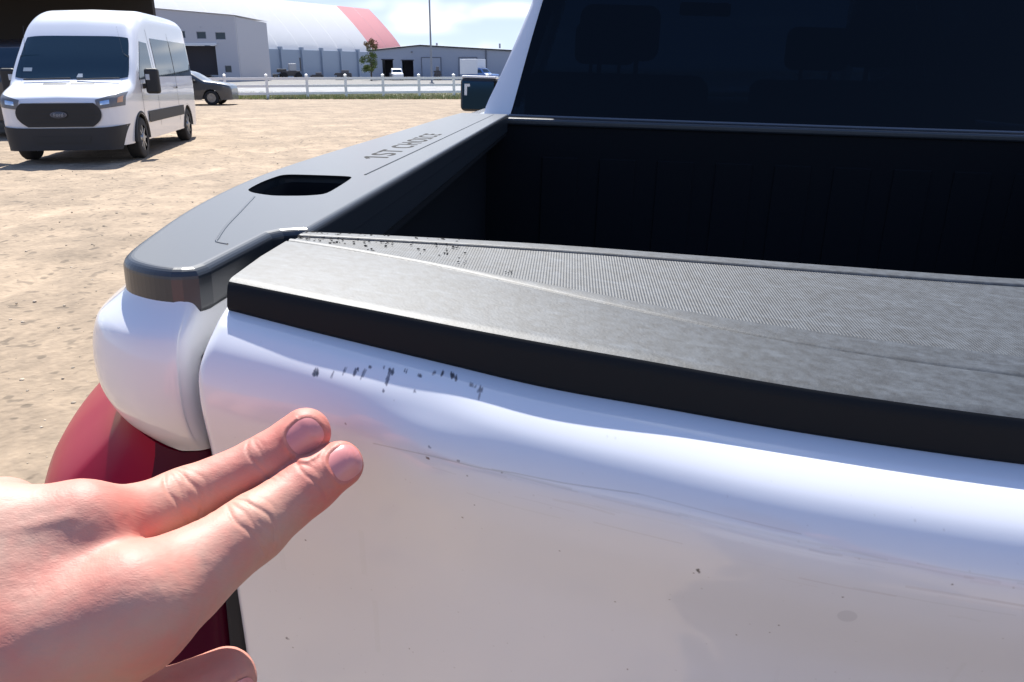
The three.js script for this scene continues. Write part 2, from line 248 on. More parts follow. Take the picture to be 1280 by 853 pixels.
  const capPt = (x, q) => {                                  // q walks round the cap's section
    const a = zn(x), b = zf(x), y0 = yn(x), y1 = yf(x), h = hs(x), S = a - b;
    const top = (d) => lerp(y0, y1, d / S) + 0.0022 * Math.sin(Math.PI * clamp(d / S));
    const A = d1(x), B = Math.max(d2(x), A + 0.006), L = S - 0.018;
    const sec = [[-0.012, y0 - h - 0.004], [0.0005, y0 - h], [-0.0035, y0 - h + 0.0006], [-0.0048, y0 - h + 0.003], [-0.0035, y0 - 0.006], [-0.0022, y0 - 0.0028], [-0.0002, y0 - 0.0009], [0.0028, top(0.0028) - 0.0001], [0.006, top(0.006)], [A * 0.5, top(A * 0.5)], [A - 0.0022, top(A)], [A - 0.0006, top(A) - 0.0005], [A + 0.0002, top(A) - 0.0013], [A + 0.0014, top(A) - 0.0014], [A + 0.0022, top(A) - 0.0006], [A + 0.004, top(A)], [B - 0.0015, top(B)], [B, top(B) - 0.0004], [B + 0.0008, top(B) - 0.0016], [L, top(L) - 0.0016], [L + 0.001, top(L) - 0.0003], [L + 0.0025, top(L)], [S - 0.004, top(S - 0.004)], [S - 0.001, top(S) - 0.001], [S, top(S) - 0.004], [S, top(S) - 0.03]];
    return sec[q];
  };
  const cx = []; for (let k = 0; k <= 200; k++) cx.push(k < 150 ? lerp(CAPEDGE[0], 0.42, k / 150) : lerp(0.42, CAPEDGE[1], (k - 150) / 50));
  const wob = (x, z) => 0.0004 * (fbm(x * 18, z * 18, 3, 2) - 0.5);
  const capG = (q0, q1) => surf((x, q) => { const p = capPt(x, q); const z = zn(x) - p[0]; return [x, p[1] + wob(x, z), z, x, p[0] + p[1]]; }, 0, 0, cx, Array.from({ length: q1 - q0 + 1 }, (_, i) => q0 + i));
  const ends = CAPEDGE.map((x) => { const s = new THREE.Shape(Array.from({ length: 26 }, (_, q) => { const p = capPt(x, q); return new THREE.Vector2(zn(x) - p[0], p[1]); })); return new THREE.ShapeGeometry(s).applyMatrix4(new THREE.Matrix4().set(0, 0, 1, x, 0, 1, 0, 0, 1, 0, 0, 0, 0, 0, 0, 1)); });
  const cap = part(tg, 'tailgate_cap', [capG(0, 6), ...ends], M.lip); cap.userData.label = 'black grained plastic cap along the top of the tailgate';
  part(tg, 'cap_top', [capG(6, 18), capG(19, 25)], M.capTop).userData.label = 'worn, dusty grained upper face of the tailgate cap';
  const treadM = M.capTop.clone(); treadM.bumpMap = weave; treadM.bumpScale = 0.00022;
  part(tg, 'tread_panel', surf((x, v) => { const a = capPt(x, 18), b = capPt(x, 19), d = lerp(a[0], b[0], v), z = zn(x) - d; return [x, lerp(a[1], b[1], v) + wob(x, z) - 0.00005 + 0.0022 * 0, z, x, d]; }, 0, 12, cx), treadM);
  // scuffed plastic crumbs at the forward left corner of the cap
  const cr = [], R2 = rng(77); for (let k = 0; k < 130; k++) { const x = -0.168 + 0.11 * Math.pow(R2(), 1.7), d = lerp(0.1, zn(x) - zf(x) - 0.004, Math.pow(R2(), 0.6)), s = 0.0003 + 0.0006 * R2() * R2(); const p = [x, lerp(yn(x), yf(x), d / (zn(x) - zf(x))) + 0.0004, zn(x) - d]; cr.push(new THREE.TetrahedronGeometry(s * 1.4, 1).scale(1.6, 0.6, 1).rotateY(R2() * 6).translate(...p)); }
  for (const [x, d] of [[-0.115, 0.098], [-0.06, 0.1], [-0.03, 0.094], [-0.035, 0.078]]) for (let k = 0; k < 5; k++) { const xx = x + 0.006 * (R2() - 0.5), dd = d + 0.005 * (R2() - 0.5); cr.push(new THREE.TetrahedronGeometry(0.00045, 1).scale(2, 0.6, 1).rotateY(R2() * 6).translate(xx, lerp(yn(xx), yf(xx), dd / (zn(xx) - zf(xx))) + 0.0012, zn(xx) - dd)); }
  const crumbs = part(tg, 'scuff_crumbs', cr, std(0.018, 0.016, 0.015, 0.95)); crumbs.userData.kind = 'stuff';
}

// bedsides: painted shell swept round the rear corner, from the tailgate jamb to the cab
const plan = [[-0.1905, -0.60], [-0.1905, -0.47], [-0.1905, -0.418], [-0.1909, -0.4065], [-0.1935, -0.3990], [-0.1990, -0.3955], [-0.2095, -0.3965], [-0.221, -0.4015], [-0.232, -0.4095], [-0.2405, -0.422], [-0.2580, -0.487], [-0.281, -0.6], [-0.3, -0.753], [-0.307, -0.9], [-0.307, -1.4], [-0.307, -2.0], [-0.300, -2.34]];
const planC = new THREE.CatmullRomCurve3(plan.map(([x, z]) => V(x, 0, z)), false, 'centripetal');
const NP = plan.length - 1;
function planAt(i, w = 0.004) { const t = clamp(i / NP), p = planC.getPoint(t), a = planC.getPoint(clamp(t - w)), b = planC.getPoint(clamp(t + w)); const d = b.sub(a); return { x: p.x, z: p.z, nx: -d.z === 0 ? 0 : (d.z) / Math.hypot(d.x, d.z), nz: -d.x / Math.hypot(d.x, d.z) }; }
const dRear = table([[-0.2045, 0.002], [-0.190, 0.0145], [-0.172, 0.0225], [-0.150, 0.0240], [-0.133, 0.0200], [-0.127, 0.0140], [-0.1205, 0.0062], [-0.113, 0.0], [-0.105, -0.002]]);
const dSide = table([[-0.95, 0.0], [-0.7, 0.02], [-0.4, 0.03], [-0.2, 0.027], [-0.1676, 0.024], [-0.1455, 0.022], [-0.133, 0.0185], [-0.127, 0.013], [-0.1205, 0.0062], [-0.113, 0.0], [-0.105, -0.002]]);
const lower = table([[0, -0.205], [5, -0.204], [6, -0.205], [7, -0.202], [8, -0.195], [9, -0.188], [9.6, -0.181], [10, -0.176], [11, -0.170], [11.3, -0.172]]);
function sidePt(i, y) { const p = planAt(i), q = sstep(4.2, 5.6, i), w = sstep(1.9, 3.3, i) * 0.97 + 0.03; p.nx *= q; p.nz = lerp(1, p.nz, q); const k = sstep(9.5, 11, i), d = lerp(dRear(Math.max(y, -0.21)), dSide(y), k) * w; return [p.x + p.nx * d, y, p.z + p.nz * d]; }
function lampPt(i, y, inset = 0) {
  const p = planAt(i, 0.05), k = sstep(5.0, 10.8, i), t = clamp((lower(Math.min(i, 11.3)) - y) / 0.42);
  const d = lerp(-0.002 + 0.004 * Math.sin(t * 3.1), lerp(0.018, 0.087, sstep(0, 0.19, t)) - 0.02 * t * t, k) * sstep(2.4, 5, i) - inset; return [p.x + p.nx * d, y, p.z + p.nz * d];
}
const flipG = (g) => { const q = g.clone().applyMatrix4(new THREE.Matrix4().makeScale(-1, 1, 1)).translate(2 * MID, 0, 0); if (q.index) { const I = q.index.array; for (let i = 0; i < I.length; i += 3) { const t = I[i]; I[i] = I[i + 1]; I[i + 1] = t; } } else { for (const n in q.attributes) { const A = q.attributes[n], s = A.itemSize; for (let i = 0; i < A.count; i += 3) for (let c = 0; c < s; c++) { const t = A.array[i * s + c]; A.array[i * s + c] = A.array[(i + 1) * s + c]; A.array[(i + 1) * s + c] = t; } } } return q; };
{
  const is = []; for (let k = 0; k <= 130; k++) is.push(k / 130 * 11.3);
  const gRear = surf((i, v) => { const y = lerp(-0.105, lower(i), v); return sidePt(i, y); }, 0, 34, is);
  const is2 = []; for (let k = 0; k <= 40; k++) is2.push(lerp(11.3, NP, k / 40));
  const arch = (z) => { const c = -1.42, r = 0.47; const q = r * r - (z - c) * (z - c); return q > 0 ? -1.1 + Math.sqrt(q) : -0.98; };
  const gSide = surf((i, v) => { const p = planAt(i); return sidePt(i, lerp(-0.105, Math.max(-0.98, arch(p.z)), v)); }, 0, 34, is2);
  const gUnder = surf((i, v) => sidePt(i, lerp(-0.62, -0.98, v)), 0, 6, is);
  const lensTop = (i) => lower(i) - 0.0025;
  const li = []; for (let k = 0; k <= 90; k++) li.push(lerp(3.0, 11.25, k / 90));
  const lensAt = (i0, i1, n) => surf((u, v) => { const i = lerp(i0, i1, u), y = lerp(lensTop(i), -0.615, v); return lampPt(i, y); }, n, 50);
  const lens = lensAt(7.2, 11.25, 50), lensDark = lensAt(3.0, 7.2, 46);
  const lensTopLip = surf((i, v) => { const a = lampPt(i, lensTop(i)), b = lampPt(i, lensTop(i), 0.03); return [lerp(a[0], b[0], v), a[1] - 0.003 * v * v, lerp(a[2], b[2], v)]; }, 0, 4, li);
  const gapEdgeStrip = surf((v, u) => { const y = lerp(-0.207, -0.615, v), a = lampPt(3.0, y, -0.0012), b = lampPt(3.9, y, -0.0012); return [lerp(a[0], b[0], u) + 0.0006, y, lerp(a[2], b[2], u)]; }, 40, 4);  // black strip along the lens edge, standing for the dark gap
  const lensM = phy(0.27, 0.002, 0.024, 0.30, { specularIntensity: 0.25 });
  for (const s of [0, 1]) {
    const F = (g) => s ? flipG(g) : g;
    const bs = part(truck, 'bedside', [F(gRear), F(gSide), F(gUnder)], M.paint);
    const tl = part(truck, 'tail_light', [F(lens), F(lensTopLip)], lensM); tl.userData.label = 'red plastic tail light under the rounded bedside corner';
    part(tl, 'gap_edge_strip', F(gapEdgeStrip), M.rubber);
    part(tl, 'smoked_lens', F(lensDark), phy(0.06, 0.002, 0.016, 0.34, { specularIntensity: 0.25 }));
    for (let k = 0; k < 3; k++) part(tl, 'lens_rib', F(surf((u, v) => { const i = lerp(7.3, 11.2, u), y = -0.262 - 0.105 * k - 0.006 * v; return lampPt(i, y, -0.0012 * Math.sin(v * 3.14)); }, 40, 4)), lensM);
    // plastic rail cap with a stake pocket
    const sh = new THREE.Shape();
    const out = [[-0.174, -2.30], [-0.174, -0.523], [-0.1805, -0.5205], [-0.1885, -0.514], [-0.1938, -0.502], [-0.1938, -0.408], [-0.1952, -0.4005], [-0.1990, -0.3985]];
    for (let k = 0; k <= 40; k++) { const p = planAt(lerp(5.4, NP - 0.1, k / 40)); out.push([p.x - p.nx * 0.0025, p.z - p.nz * 0.0025]); }
    out.forEach(([x, z], k) => (k ? sh.lineTo(x, -z) : sh.moveTo(x, -z)));
    const holeAt = (pts) => { const c = new THREE.CatmullRomCurve3(pts.map(([x, z]) => V(x, -z, 0)), true, 'catmullrom', 0.35).getPoints(40); const h = new THREE.Path(); c.forEach((p, k) => (k ? h.lineTo(p.x, p.y) : h.moveTo(p.x, p.y))); return h; };
    const H1 = [[-0.272, -0.690], [-0.278, -0.74], [-0.2785, -0.787], [-0.268, -0.797], [-0.228, -0.799], [-0.2175, -0.790], [-0.2125, -0.73], [-0.211, -0.682], [-0.222, -0.667], [-0.243, -0.661], [-0.262, -0.672]];
    sh.holes.push(holeAt(H1.map(([x, z]) => [-0.2445 + (x + 0.2445) * 1.16, -0.728 + (z + 0.728) * 1.07])));
    const g = new THREE.ExtrudeGeometry(sh, { depth: 0.015, bevelEnabled: true, bevelThickness: 0.0055, bevelSize: 0.0060, bevelOffset: 0, bevelSegments: 6, curveSegments: 4 }).rotateX(-Math.PI / 2).translate(0, -0.1 - 0.0205, 0);
    const uvp = g.attributes.position, uv = g.attributes.uv; for (let k = 0; k < uvp.count; k++) uv.setXY(k, uvp.getX(k) + 0.5 * uvp.getY(k), uvp.getZ(k));
    const flange = rbox(0.006, 0.034, 1.74, 0.002, -0.1712, -0.1275, -1.40);
    const rc = part(truck, 'bed_rail_cap', [F(g.index ? g.toNonIndexed() : g), F(flange)], M.plastic); rc.userData.label = 'black plastic cap along the bed rail with a stake pocket hole';
    const hp = new THREE.CatmullRomCurve3(H1.map(([x, z]) => V(x, 0, z)), true, 'catmullrom', 0.35).getPoints(40);
    part(rc, 'stake_pocket', F(surf((u, v) => { const p = hp[Math.round(u * 40)]; return [p.x + 0.0005, lerp(-0.107, -0.2, v), p.z]; }, 40, 3)), M.liner);
    const ridge = new THREE.TubeGeometry(new THREE.CatmullRomCurve3([[-0.2552, -0.646], [-0.2374, -0.5717], [-0.2232, -0.512], [-0.2125, -0.475], [-0.2088, -0.464], [-0.2000, -0.459]].map(([x, z]) => V(x, -0.1004, z))), 40, 0.0010, 6);
    part(rc, 'moulded_ridge', F(ridge), M.plastic);
    const ridge2 = new THREE.TubeGeometry(new THREE.CatmullRomCurve3([V(-0.206, -0.1003, -0.82), V(-0.206, -0.1003, -1.5), V(-0.206, -0.1003, -2.25)]), 8, 0.0012, 6);
    part(rc, 'moulded_ridge', F(ridge2), M.plastic);
    if (!s) {
      const tgm = new TextGeometry('1ST CHOICE', { font, size: 0.030, depth: 0.0003, curveSegments: 3 }); tgm.computeBoundingBox(); const bw = tgm.boundingBox.max.x; tgm.scale(0.47 / bw, 1, 1);
      // reads from the tailgate towards the cab, feet of the letters to the bed
      tgm.applyMatrix4(new THREE.Matrix4().makeBasis(V(0, 0, -1), V(-1, 0, 0), V(0, 1, 0))).translate(-0.222, -0.1002, -0.975);
      const tt = part(rc, 'raised_lettering', tgm, phy(0.013, 0.013, 0.014, 0.8, { specularIntensity: 0.3 })); tt.userData.label = 'dark lettering along the bed rail cap';
    }
    part(bs, 'gap_shade_strip', F(join([rbox(0.012, 0.48, 0.05, 0.004, -0.1850, -0.385, -0.4155)])), M.rubber);  // black strip added to put the shade into the tailgate gap
    // bed inside of this side
    part(truck, 'bed_wall', F(join([box(0.012, 0.50, 1.78, -0.232, -0.375, -1.40), box(0.06, 0.008, 1.74, -0.201, -0.150, -1.40), box(0.05, 0.30, 0.09, -0.206, -0.30, -0.66), box(0.20, 0.20, 0.75, -0.135, -0.525, -1.42)])), M.liner);
  }
  // bed floor with ribs, front wall
  const fl = [box(1.72, 0.02, 1.80, MID, -0.632, -1.40)]; for (let k = 0; k < 11; k++) fl.push(rbox(0.07, 0.014, 1.72, 0.005, MID - 0.7 + k * 0.14, -0.617, -1.40));
  part(truck, 'bed_floor', fl, M.liner);
  const fw = [box(1.74, 0.52, 0.02, MID, -0.375, -2.295)]; for (let k = 0; k < 9; k++) fw.push(rbox(0.10, 0.38, 0.008, 0.003, MID - 0.64 + k * 0.16, -0.40, -2.285));
  const bf = part(truck, 'bed_front_wall', fw, M.liner);
  part(bf, 'wall_cap', rbox(1.62, 0.020, 0.055, 0.007, MID, -0.118, -2.305), M.plastic);
}
// cab
{
  // left C-pillar outline (rear view): outer and inner edge by height, leaning forward with the glass
  const lean = (y) => -2.385 - 0.42 * (y + 0.11) - 0.10 * (y + 0.11) * (y + 0.11);
  const oX = table([[-1.0, -0.28], [-0.5, -0.29], [-0.105, -0.252], [-0.01, -0.2145], [0.1, -0.169], [0.21, -0.128], [0.32, -0.094], [0.42, -0.07], [0.47, -0.04]]);
  const iX = table([[-0.12, -0.178], [-0.10, -0.171], [0, -0.1475], [0.1, -0.1245], [0.205, -0.0985], [0.32, -0.069], [0.42, -0.04], [0.47, 0.0]]);
  const ys = []; for (let k = 0; k <= 24; k++) ys.push(lerp(-0.135, 0.46, k / 24));
  const zBow = (x) => -0.035 * Math.pow((x - MID) / 0.75, 2);         // back of the cab is gently bowed
  const pil = [];
  pil.push(surf((u, y) => { const x = lerp(oX(y), iX(y), u); return [x, y, lean(y) + zBow(x) - 0.010 * Math.pow(1 - u, 4) - 0.004 * Math.pow(u, 6)]; }, 10, 0, undefined, ys));          // rear face
  pil.push(surf((u, y) => { const x = oX(y) - 0.012 * Math.sin(u * 1.57); return [x, y, lean(y) + zBow(oX(y)) - 0.010 - 0.34 * u]; }, 8, 0, undefined, ys));                             // outer side
  pil.push(surf((u, y) => { const x = iX(y) + 0.004 * u; return [x, y, lean(y) + zBow(iX(y)) - 0.004 - 0.05 * u]; }, 2, 0, undefined, ys));                                      // window return
  const pl = join(pil);
  const cab = part(truck, 'cab', [pl, flipG(pl),
    box(1.62, 0.022, 1.75, MID, 0.475, -3.45), rbox(1.30, 0.05, 0.06, 0.015, MID, 0.452, lean(0.45) - 0.04),
    surf((u, v) => { const x = lerp(oX(-0.12), mir(oX(-0.12)), u), y = lerp(-0.120, -1.02, v); return [x, y, -2.39 + zBow(x)]; }, 20, 4),
    rbox(0.06, 0.93, 2.10, 0.02, -0.275, -0.57, -3.44), rbox(0.06, 0.93, 2.10, 0.02, mir(-0.275), -0.57, -3.44),
    bar(V(-0.22, -0.11, -4.65), V(-0.04, 0.46, -4.02), 0.035, 10), bar(V(mir(-0.22), -0.11, -4.65), V(mir(-0.04), 0.46, -4.02), 0.035, 10),
    bar(V(-0.245, -0.11, -3.42), V(-0.06, 0.46, -3.42), 0.04, 10), bar(V(mir(-0.245), -0.11, -3.42), V(mir(-0.06), 0.46, -3.42), 0.04, 10)], M.paint);
  part(truck, 'rear_window', surf((u, y) => { const x = lerp(iX(y) - 0.004, mir(iX(y)) + 0.004, u); return [x, y, lean(y) + zBow(x) - 0.006]; }, 40, 0, undefined, ys), M.glassTint).userData.label = 'dark tinted rear cab window';
  part(truck, 'window_trim', surf((u, v) => { const x = lerp(iX(-0.11) - 0.002, mir(iX(-0.11)) + 0.002, u), a = v * Math.PI * 2; return [x, -0.1085 + 0.0045 * Math.sin(a), lean(-0.11) + zBow(x) + 0.002 + 0.004 * Math.cos(a)]; }, 40, 10), phy(0.10, 0.11, 0.13, 0.25));
  part(truck, 'windshield', surf((u, v) => [lerp(lerp(-0.2, -0.03, v), lerp(mir(-0.2), mir(-0.03), v), u), lerp(-0.10, 0.455, v), lerp(-4.65, -4.03, v) - 0.1 * Math.sin(u * 3.14)], 16, 4), M.glassClear);
  for (const s of [0, 1]) for (const [z0, z1] of [[-2.75, -3.38], [-3.46, -4.15]]) part(truck, 'side_window', surf((u, v) => { const x = lerp(-0.24, -0.055, v); return [s ? mir(x) : x, lerp(-0.10, 0.45, v), lerp(z0, z1, u)]; }, 2, 4), M.glassTint);
  part(truck, 'cab_floor', [box(1.68, 0.03, 2.2, MID, -0.98, -3.45), rbox(1.6, 0.30, 0.35, 0.08, MID, -0.22, -4.42)], M.seat);
  const seat = (x, z, w) => [rbox(w, 0.52, 0.13, 0.05, x, -0.24, z), rbox(w, 0.14, 0.45, 0.05, x, -0.52, z - 0.25), rbox(0.26, 0.17, 0.09, 0.04, x, 0.145, z - 0.01), bar(V(x - 0.06, 0, z), V(x - 0.06, 0.1, z), 0.008), bar(V(x + 0.06, 0, z), V(x + 0.06, 0.1, z), 0.008)];
  part(truck, 'rear_seat', [...seat(0.15, -2.80, 0.6), ...seat(1.01, -2.80, 0.6)], M.seat);
  part(truck, 'front_seat', seat(0.14, -3.62, 0.52), M.seat); part(truck, 'front_seat', seat(1.02, -3.62, 0.52), M.seat);
  part(truck, 'rear_view_mirror', rbox(0.24, 0.06, 0.03, 0.012, MID, 0.33, -4.16), M.dark);
  // hood, grille block, bumper
  part(truck, 'front_end', [rbox(1.70, 0.62, 1.25, 0.10, MID, -0.47, -5.20), rbox(1.74, 0.28, 0.22, 0.06, MID, -0.92, -5.86)], M.paint);
  part(truck, 'rear_bumper', [rbox(1.66, 0.16, 0.20, 0.04, MID, -0.83, -0.40), box(0.1, 0.1, 0.2, MID, -0.93, -0.5)], M.chrome);
  part(truck, 'chassis', [box(0.09, 0.14, 5.2, MID - 0.42, -1.0, -3.1), box(0.09, 0.14, 5.2, MID + 0.42, -1.0, -3.1), bar(V(-0.1, -1.12, -1.42), V(1.26, -1.12, -1.42), 0.05)], M.dark);
  // door mirrors
  for (const s of [0, 1]) {
    const F = (g) => s ? flipG(g) : g;
    const h = part(truck, 'door_mirror', F(join([rbox(0.168, 0.148, 0.10, 0.022, -0.420, -0.084, -3.86), bar(V(-0.36, -0.12, -3.88), V(-0.25, -0.14, -3.90), 0.022)])), M.trim);
    part(h, 'mirror_glass', F(rbox(0.148, 0.124, 0.006, 0.003, -0.421, -0.086, -3.8095)), std(0.012, 0.03, 0.06, 0.05, { metalness: 1 }));
    part(h, 'mirror_cap', F(rbox(0.160, 0.012, 0.09, 0.005, -0.420, -0.0068, -3.87)), M.paint);
    part(h, 'pale_mirror_mark', F(join([box(0.012, 0.05, 0.001, -0.478, -0.062, -3.8055), box(0.022, 0.012, 0.001, -0.470, -0.043, -3.8050)])), std(0.6, 0.65, 0.7, 0.4));  // pale L-shaped mark on the mirror glass
  }
  // wheels
  for (const [x, z] of [[-0.26, -1.42], [mir(-0.26), -1.42], [-0.26, -5.05], [mir(-0.26), -5.05]]) {
    const wx = V(x, 0, z), gy = -1.5 + 0.0288 * 0 - (0.028768 * x + (-0.006076) * z * -1) * 0;
    const y = gy + 0.385, s = x < MID ? -1 : 1;
    const prof = [[0.24, -0.12], [0.36, -0.125], [0.385, -0.09], [0.39, 0], [0.385, 0.09], [0.36, 0.125], [0.24, 0.12]].map(([r, h]) => new THREE.Vector2(r, h));
    const w = part(truck, 'wheel', new THREE.LatheGeometry(prof, 40).rotateZ(Math.PI / 2).translate(x, y, z), M.rubber);
    const sp = [new THREE.CylinderGeometry(0.24, 0.24, 0.16, 32, 1, true).rotateZ(Math.PI / 2).translate(x, y, z), new THREE.CylinderGeometry(0.07, 0.07, 0.2, 20).rotateZ(Math.PI / 2).translate(x, y, z)];
    for (let k = 0; k < 6; k++) sp.push(rbox(0.03, 0.2, 0.05, 0.008, 0, 0.13, 0).rotateX(k * Math.PI / 3).translate(x + s * 0.07, y, z));
    part(w, 'rim', sp, M.steel);
  }
}
// put the truck's own origin at its base and set it on the lot, leaning slightly with the uneven ground
{
  const done = new Set(); truck.traverse((o) => { if (o.isMesh && !done.has(o.geometry)) { done.add(o.geometry); o.geometry.translate(-BASE.x, -BASE.y, -BASE.z); } });
  const m = new THREE.Matrix4().makeBasis(TX, TY, TZ); truck.quaternion.setFromRotationMatrix(m);
  const b = BASE.clone().applyMatrix4(m).add(CAM); truck.position.copy(b);
}

// ------------------------------------------------------------------ the person reaching in from the left
function seg(p, b) {                                        // distance to a tapered capsule b = [ax, ay, az, ra, bx, by, bz, rb]
  const dx = b[4] - b[0], dy = b[5] - b[1], dz = b[6] - b[2], px = p[0] - b[0], py = p[1] - b[1], pz = p[2] - b[2];
  const h = clamp((px * dx + py * dy + pz * dz) / (dx * dx + dy * dy + dz * dz)), x = px - dx * h, y = py - dy * h, z = pz - dz * h;
  return Math.sqrt(x * x + y * y + z * z) - (b[3] + (b[7] - b[3]) * h);
}
const smin = (a, b, k) => { const h = Math.max(k - Math.abs(a - b), 0) / k; return Math.min(a, b) - h * h * h * k / 6; };
function meshField(sdf, lo, hi, cell, colour) {             // naive surface nets on a sparse grid
  const n = [0, 1, 2].map((k) => Math.ceil((hi[k] - lo[k]) / cell) + 2), [nx, ny, nz] = n, Fd = new Float32Array(nx * ny * nz), p = [0, 0, 0], B = 8;
  for (let bz = 0; bz < nz; bz += B) for (let by = 0; by < ny; by += B) for (let bx = 0; bx < nx; bx += B) {
    p[0] = lo[0] + (bx + B / 2) * cell; p[1] = lo[1] + (by + B / 2) * cell; p[2] = lo[2] + (bz + B / 2) * cell;
    const dc = sdf(p), far = Math.abs(dc) > cell * B * 1.35;
    for (let z = bz; z < Math.min(nz, bz + B); z++) for (let y = by; y < Math.min(ny, by + B); y++) for (let x = bx; x < Math.min(nx, bx + B); x++) {
      const k = (z * ny + y) * nx + x; if (far) { Fd[k] = dc; continue; }
      p[0] = lo[0] + x * cell; p[1] = lo[1] + y * cell; p[2] = lo[2] + z * cell; Fd[k] = sdf(p);
    }
  }
  const id = new Int32Array(nx * ny * nz).fill(-1), P = [], I = [], off = [0, 1, nx, nx + 1, nx * ny, nx * ny + 1, nx * ny + nx, nx * ny + nx + 1];
  const ed = [[0, 1], [2, 3], [4, 5], [6, 7], [0, 2], [1, 3], [4, 6], [5, 7], [0, 4], [1, 5], [2, 6], [3, 7]];
  for (let z = 0; z < nz - 1; z++) for (let y = 0; y < ny - 1; y++) for (let x = 0; x < nx - 1; x++) {
    const k = (z * ny + y) * nx + x; let m = 0; for (let c = 0; c < 8; c++) if (Fd[k + off[c]] < 0) m |= 1 << c; if (m === 0 || m === 255) continue;
    let sx = 0, sy = 0, sz = 0, c = 0;
    for (const [a, b] of ed) { const va = Fd[k + off[a]], vb = Fd[k + off[b]]; if ((va < 0) === (vb < 0)) continue; const t = va / (va - vb); sx += lerp(a & 1, b & 1, t); sy += lerp(a >> 1 & 1, b >> 1 & 1, t); sz += lerp(a >> 2 & 1, b >> 2 & 1, t); c++; }
    id[k] = P.length / 3; P.push(lo[0] + (x + sx / c) * cell, lo[1] + (y + sy / c) * cell, lo[2] + (z + sz / c) * cell);
  }
  const quad = (a, b, c, d, f) => { if (a < 0 || b < 0 || c < 0 || d < 0) return; if (f) I.push(a, b, c, a, c, d); else I.push(a, c, b, a, d, c); };
  for (let z = 1; z < nz - 1; z++) for (let y = 1; y < ny - 1; y++) for (let x = 1; x < nx - 1; x++) {
    const k = (z * ny + y) * nx + x, v = Fd[k] < 0;
    if (v !== Fd[k + 1] < 0) quad(id[k - nx - nx * ny], id[k - nx * ny], id[k], id[k - nx], v);
    if (v !== Fd[k + nx] < 0) quad(id[k - 1 - nx * ny], id[k - nx * ny], id[k], id[k - 1], !v);
    if (v !== Fd[k + nx * ny] < 0) quad(id[k - 1 - nx], id[k - nx], id[k], id[k - 1], v);
  }
  const N = new Float32Array(P.length), UV = new Float32Array(P.length / 3 * 2), C = new Float32Array(P.length), e = cell * 0.5;
  for (let i = 0; i < P.length; i += 3) {
    const q = [P[i], P[i + 1], P[i + 2]]; const g = [0, 1, 2].map((k) => { q[k] += e; const a = sdf(q); q[k] -= 2 * e; const b = sdf(q); q[k] += e; return a - b; }); const L = Math.hypot(...g) || 1;
    N[i] = g[0] / L; N[i + 1] = g[1] / L; N[i + 2] = g[2] / L; UV[i / 3 * 2] = q[0] + 0.3 * q[1]; UV[i / 3 * 2 + 1] = q[2] - q[1];
    C.set(colour ? colour(q) : [1, 1, 1], i);
  }
  const g = new THREE.BufferGeometry(); g.setAttribute('position', new THREE.Float32BufferAttribute(P, 3)); g.setAttribute('normal', new THREE.BufferAttribute(N, 3)); g.setAttribute('uv', new THREE.BufferAttribute(UV, 2)); g.setAttribute('color', new THREE.BufferAttribute(C, 3)); g.setIndex(I); return g;
}
// joints [x, y, z, radius] of the left hand: A index finger, B middle finger, R ring, P little finger, T thumb
const J={At:[-0.0739,1.3409,-0.3057,0.0102],Ad:[-0.0842,1.3366,-0.2963,0.011],Ap:[-0.1014,1.3304,-0.2731,0.013],Ab:[-0.1203,1.3252,-0.2471,0.0165],Am:[-0.1302,1.3253,-0.2302,0.0205],Bt:[-0.0888,1.3527,-0.3133,0.0107],Bd:[-0.1044,1.3428,-0.3037,0.0114],Bp:[-0.1321,1.3357,-0.2854,0.0126],Bb:[-0.145,1.3389,-0.2644,0.0128],Bm:[-0.1539,1.3448,-0.2488,0.0163],Aw:[-0.1785,1.3186,-0.2079,0.024],Bw:[-0.1904,1.3438,-0.2344,0.022],Rm:[-0.1933,1.3389,-0.2644,0.0145],Rp:[-0.1920,1.3050,-0.2990,0.011],Rd:[-0.2040,1.2830,-0.2900,0.01],Rt:[-0.2060,1.2930,-0.2690,0.0095],Pm:[-0.2201,1.3288,-0.2694,0.014],Pp:[-0.2270,1.2990,-0.2970,0.0098],Pd:[-0.2330,1.2810,-0.2860,0.0092],Pt:[-0.2330,1.2910,-0.2670,0.0088],Tt:[-0.1145,1.2707,-0.2582,0.0125],Ti:[-0.1368,1.2693,-0.243,0.0138],Tm:[-0.1652,1.2676,-0.2171,0.0175],Tc:[-0.194,1.2896,-0.195,0.021],Wa:[-0.155,1.3275,-0.2563,0.013],Wb:[-0.1648,1.3323,-0.2357,0.0175],Wc:[-0.1834,1.3322,-0.2199,0.0225],W1:[-0.228,1.3283,-0.1901,0.026],W2:[-0.2182,1.3101,-0.1734,0.026]};
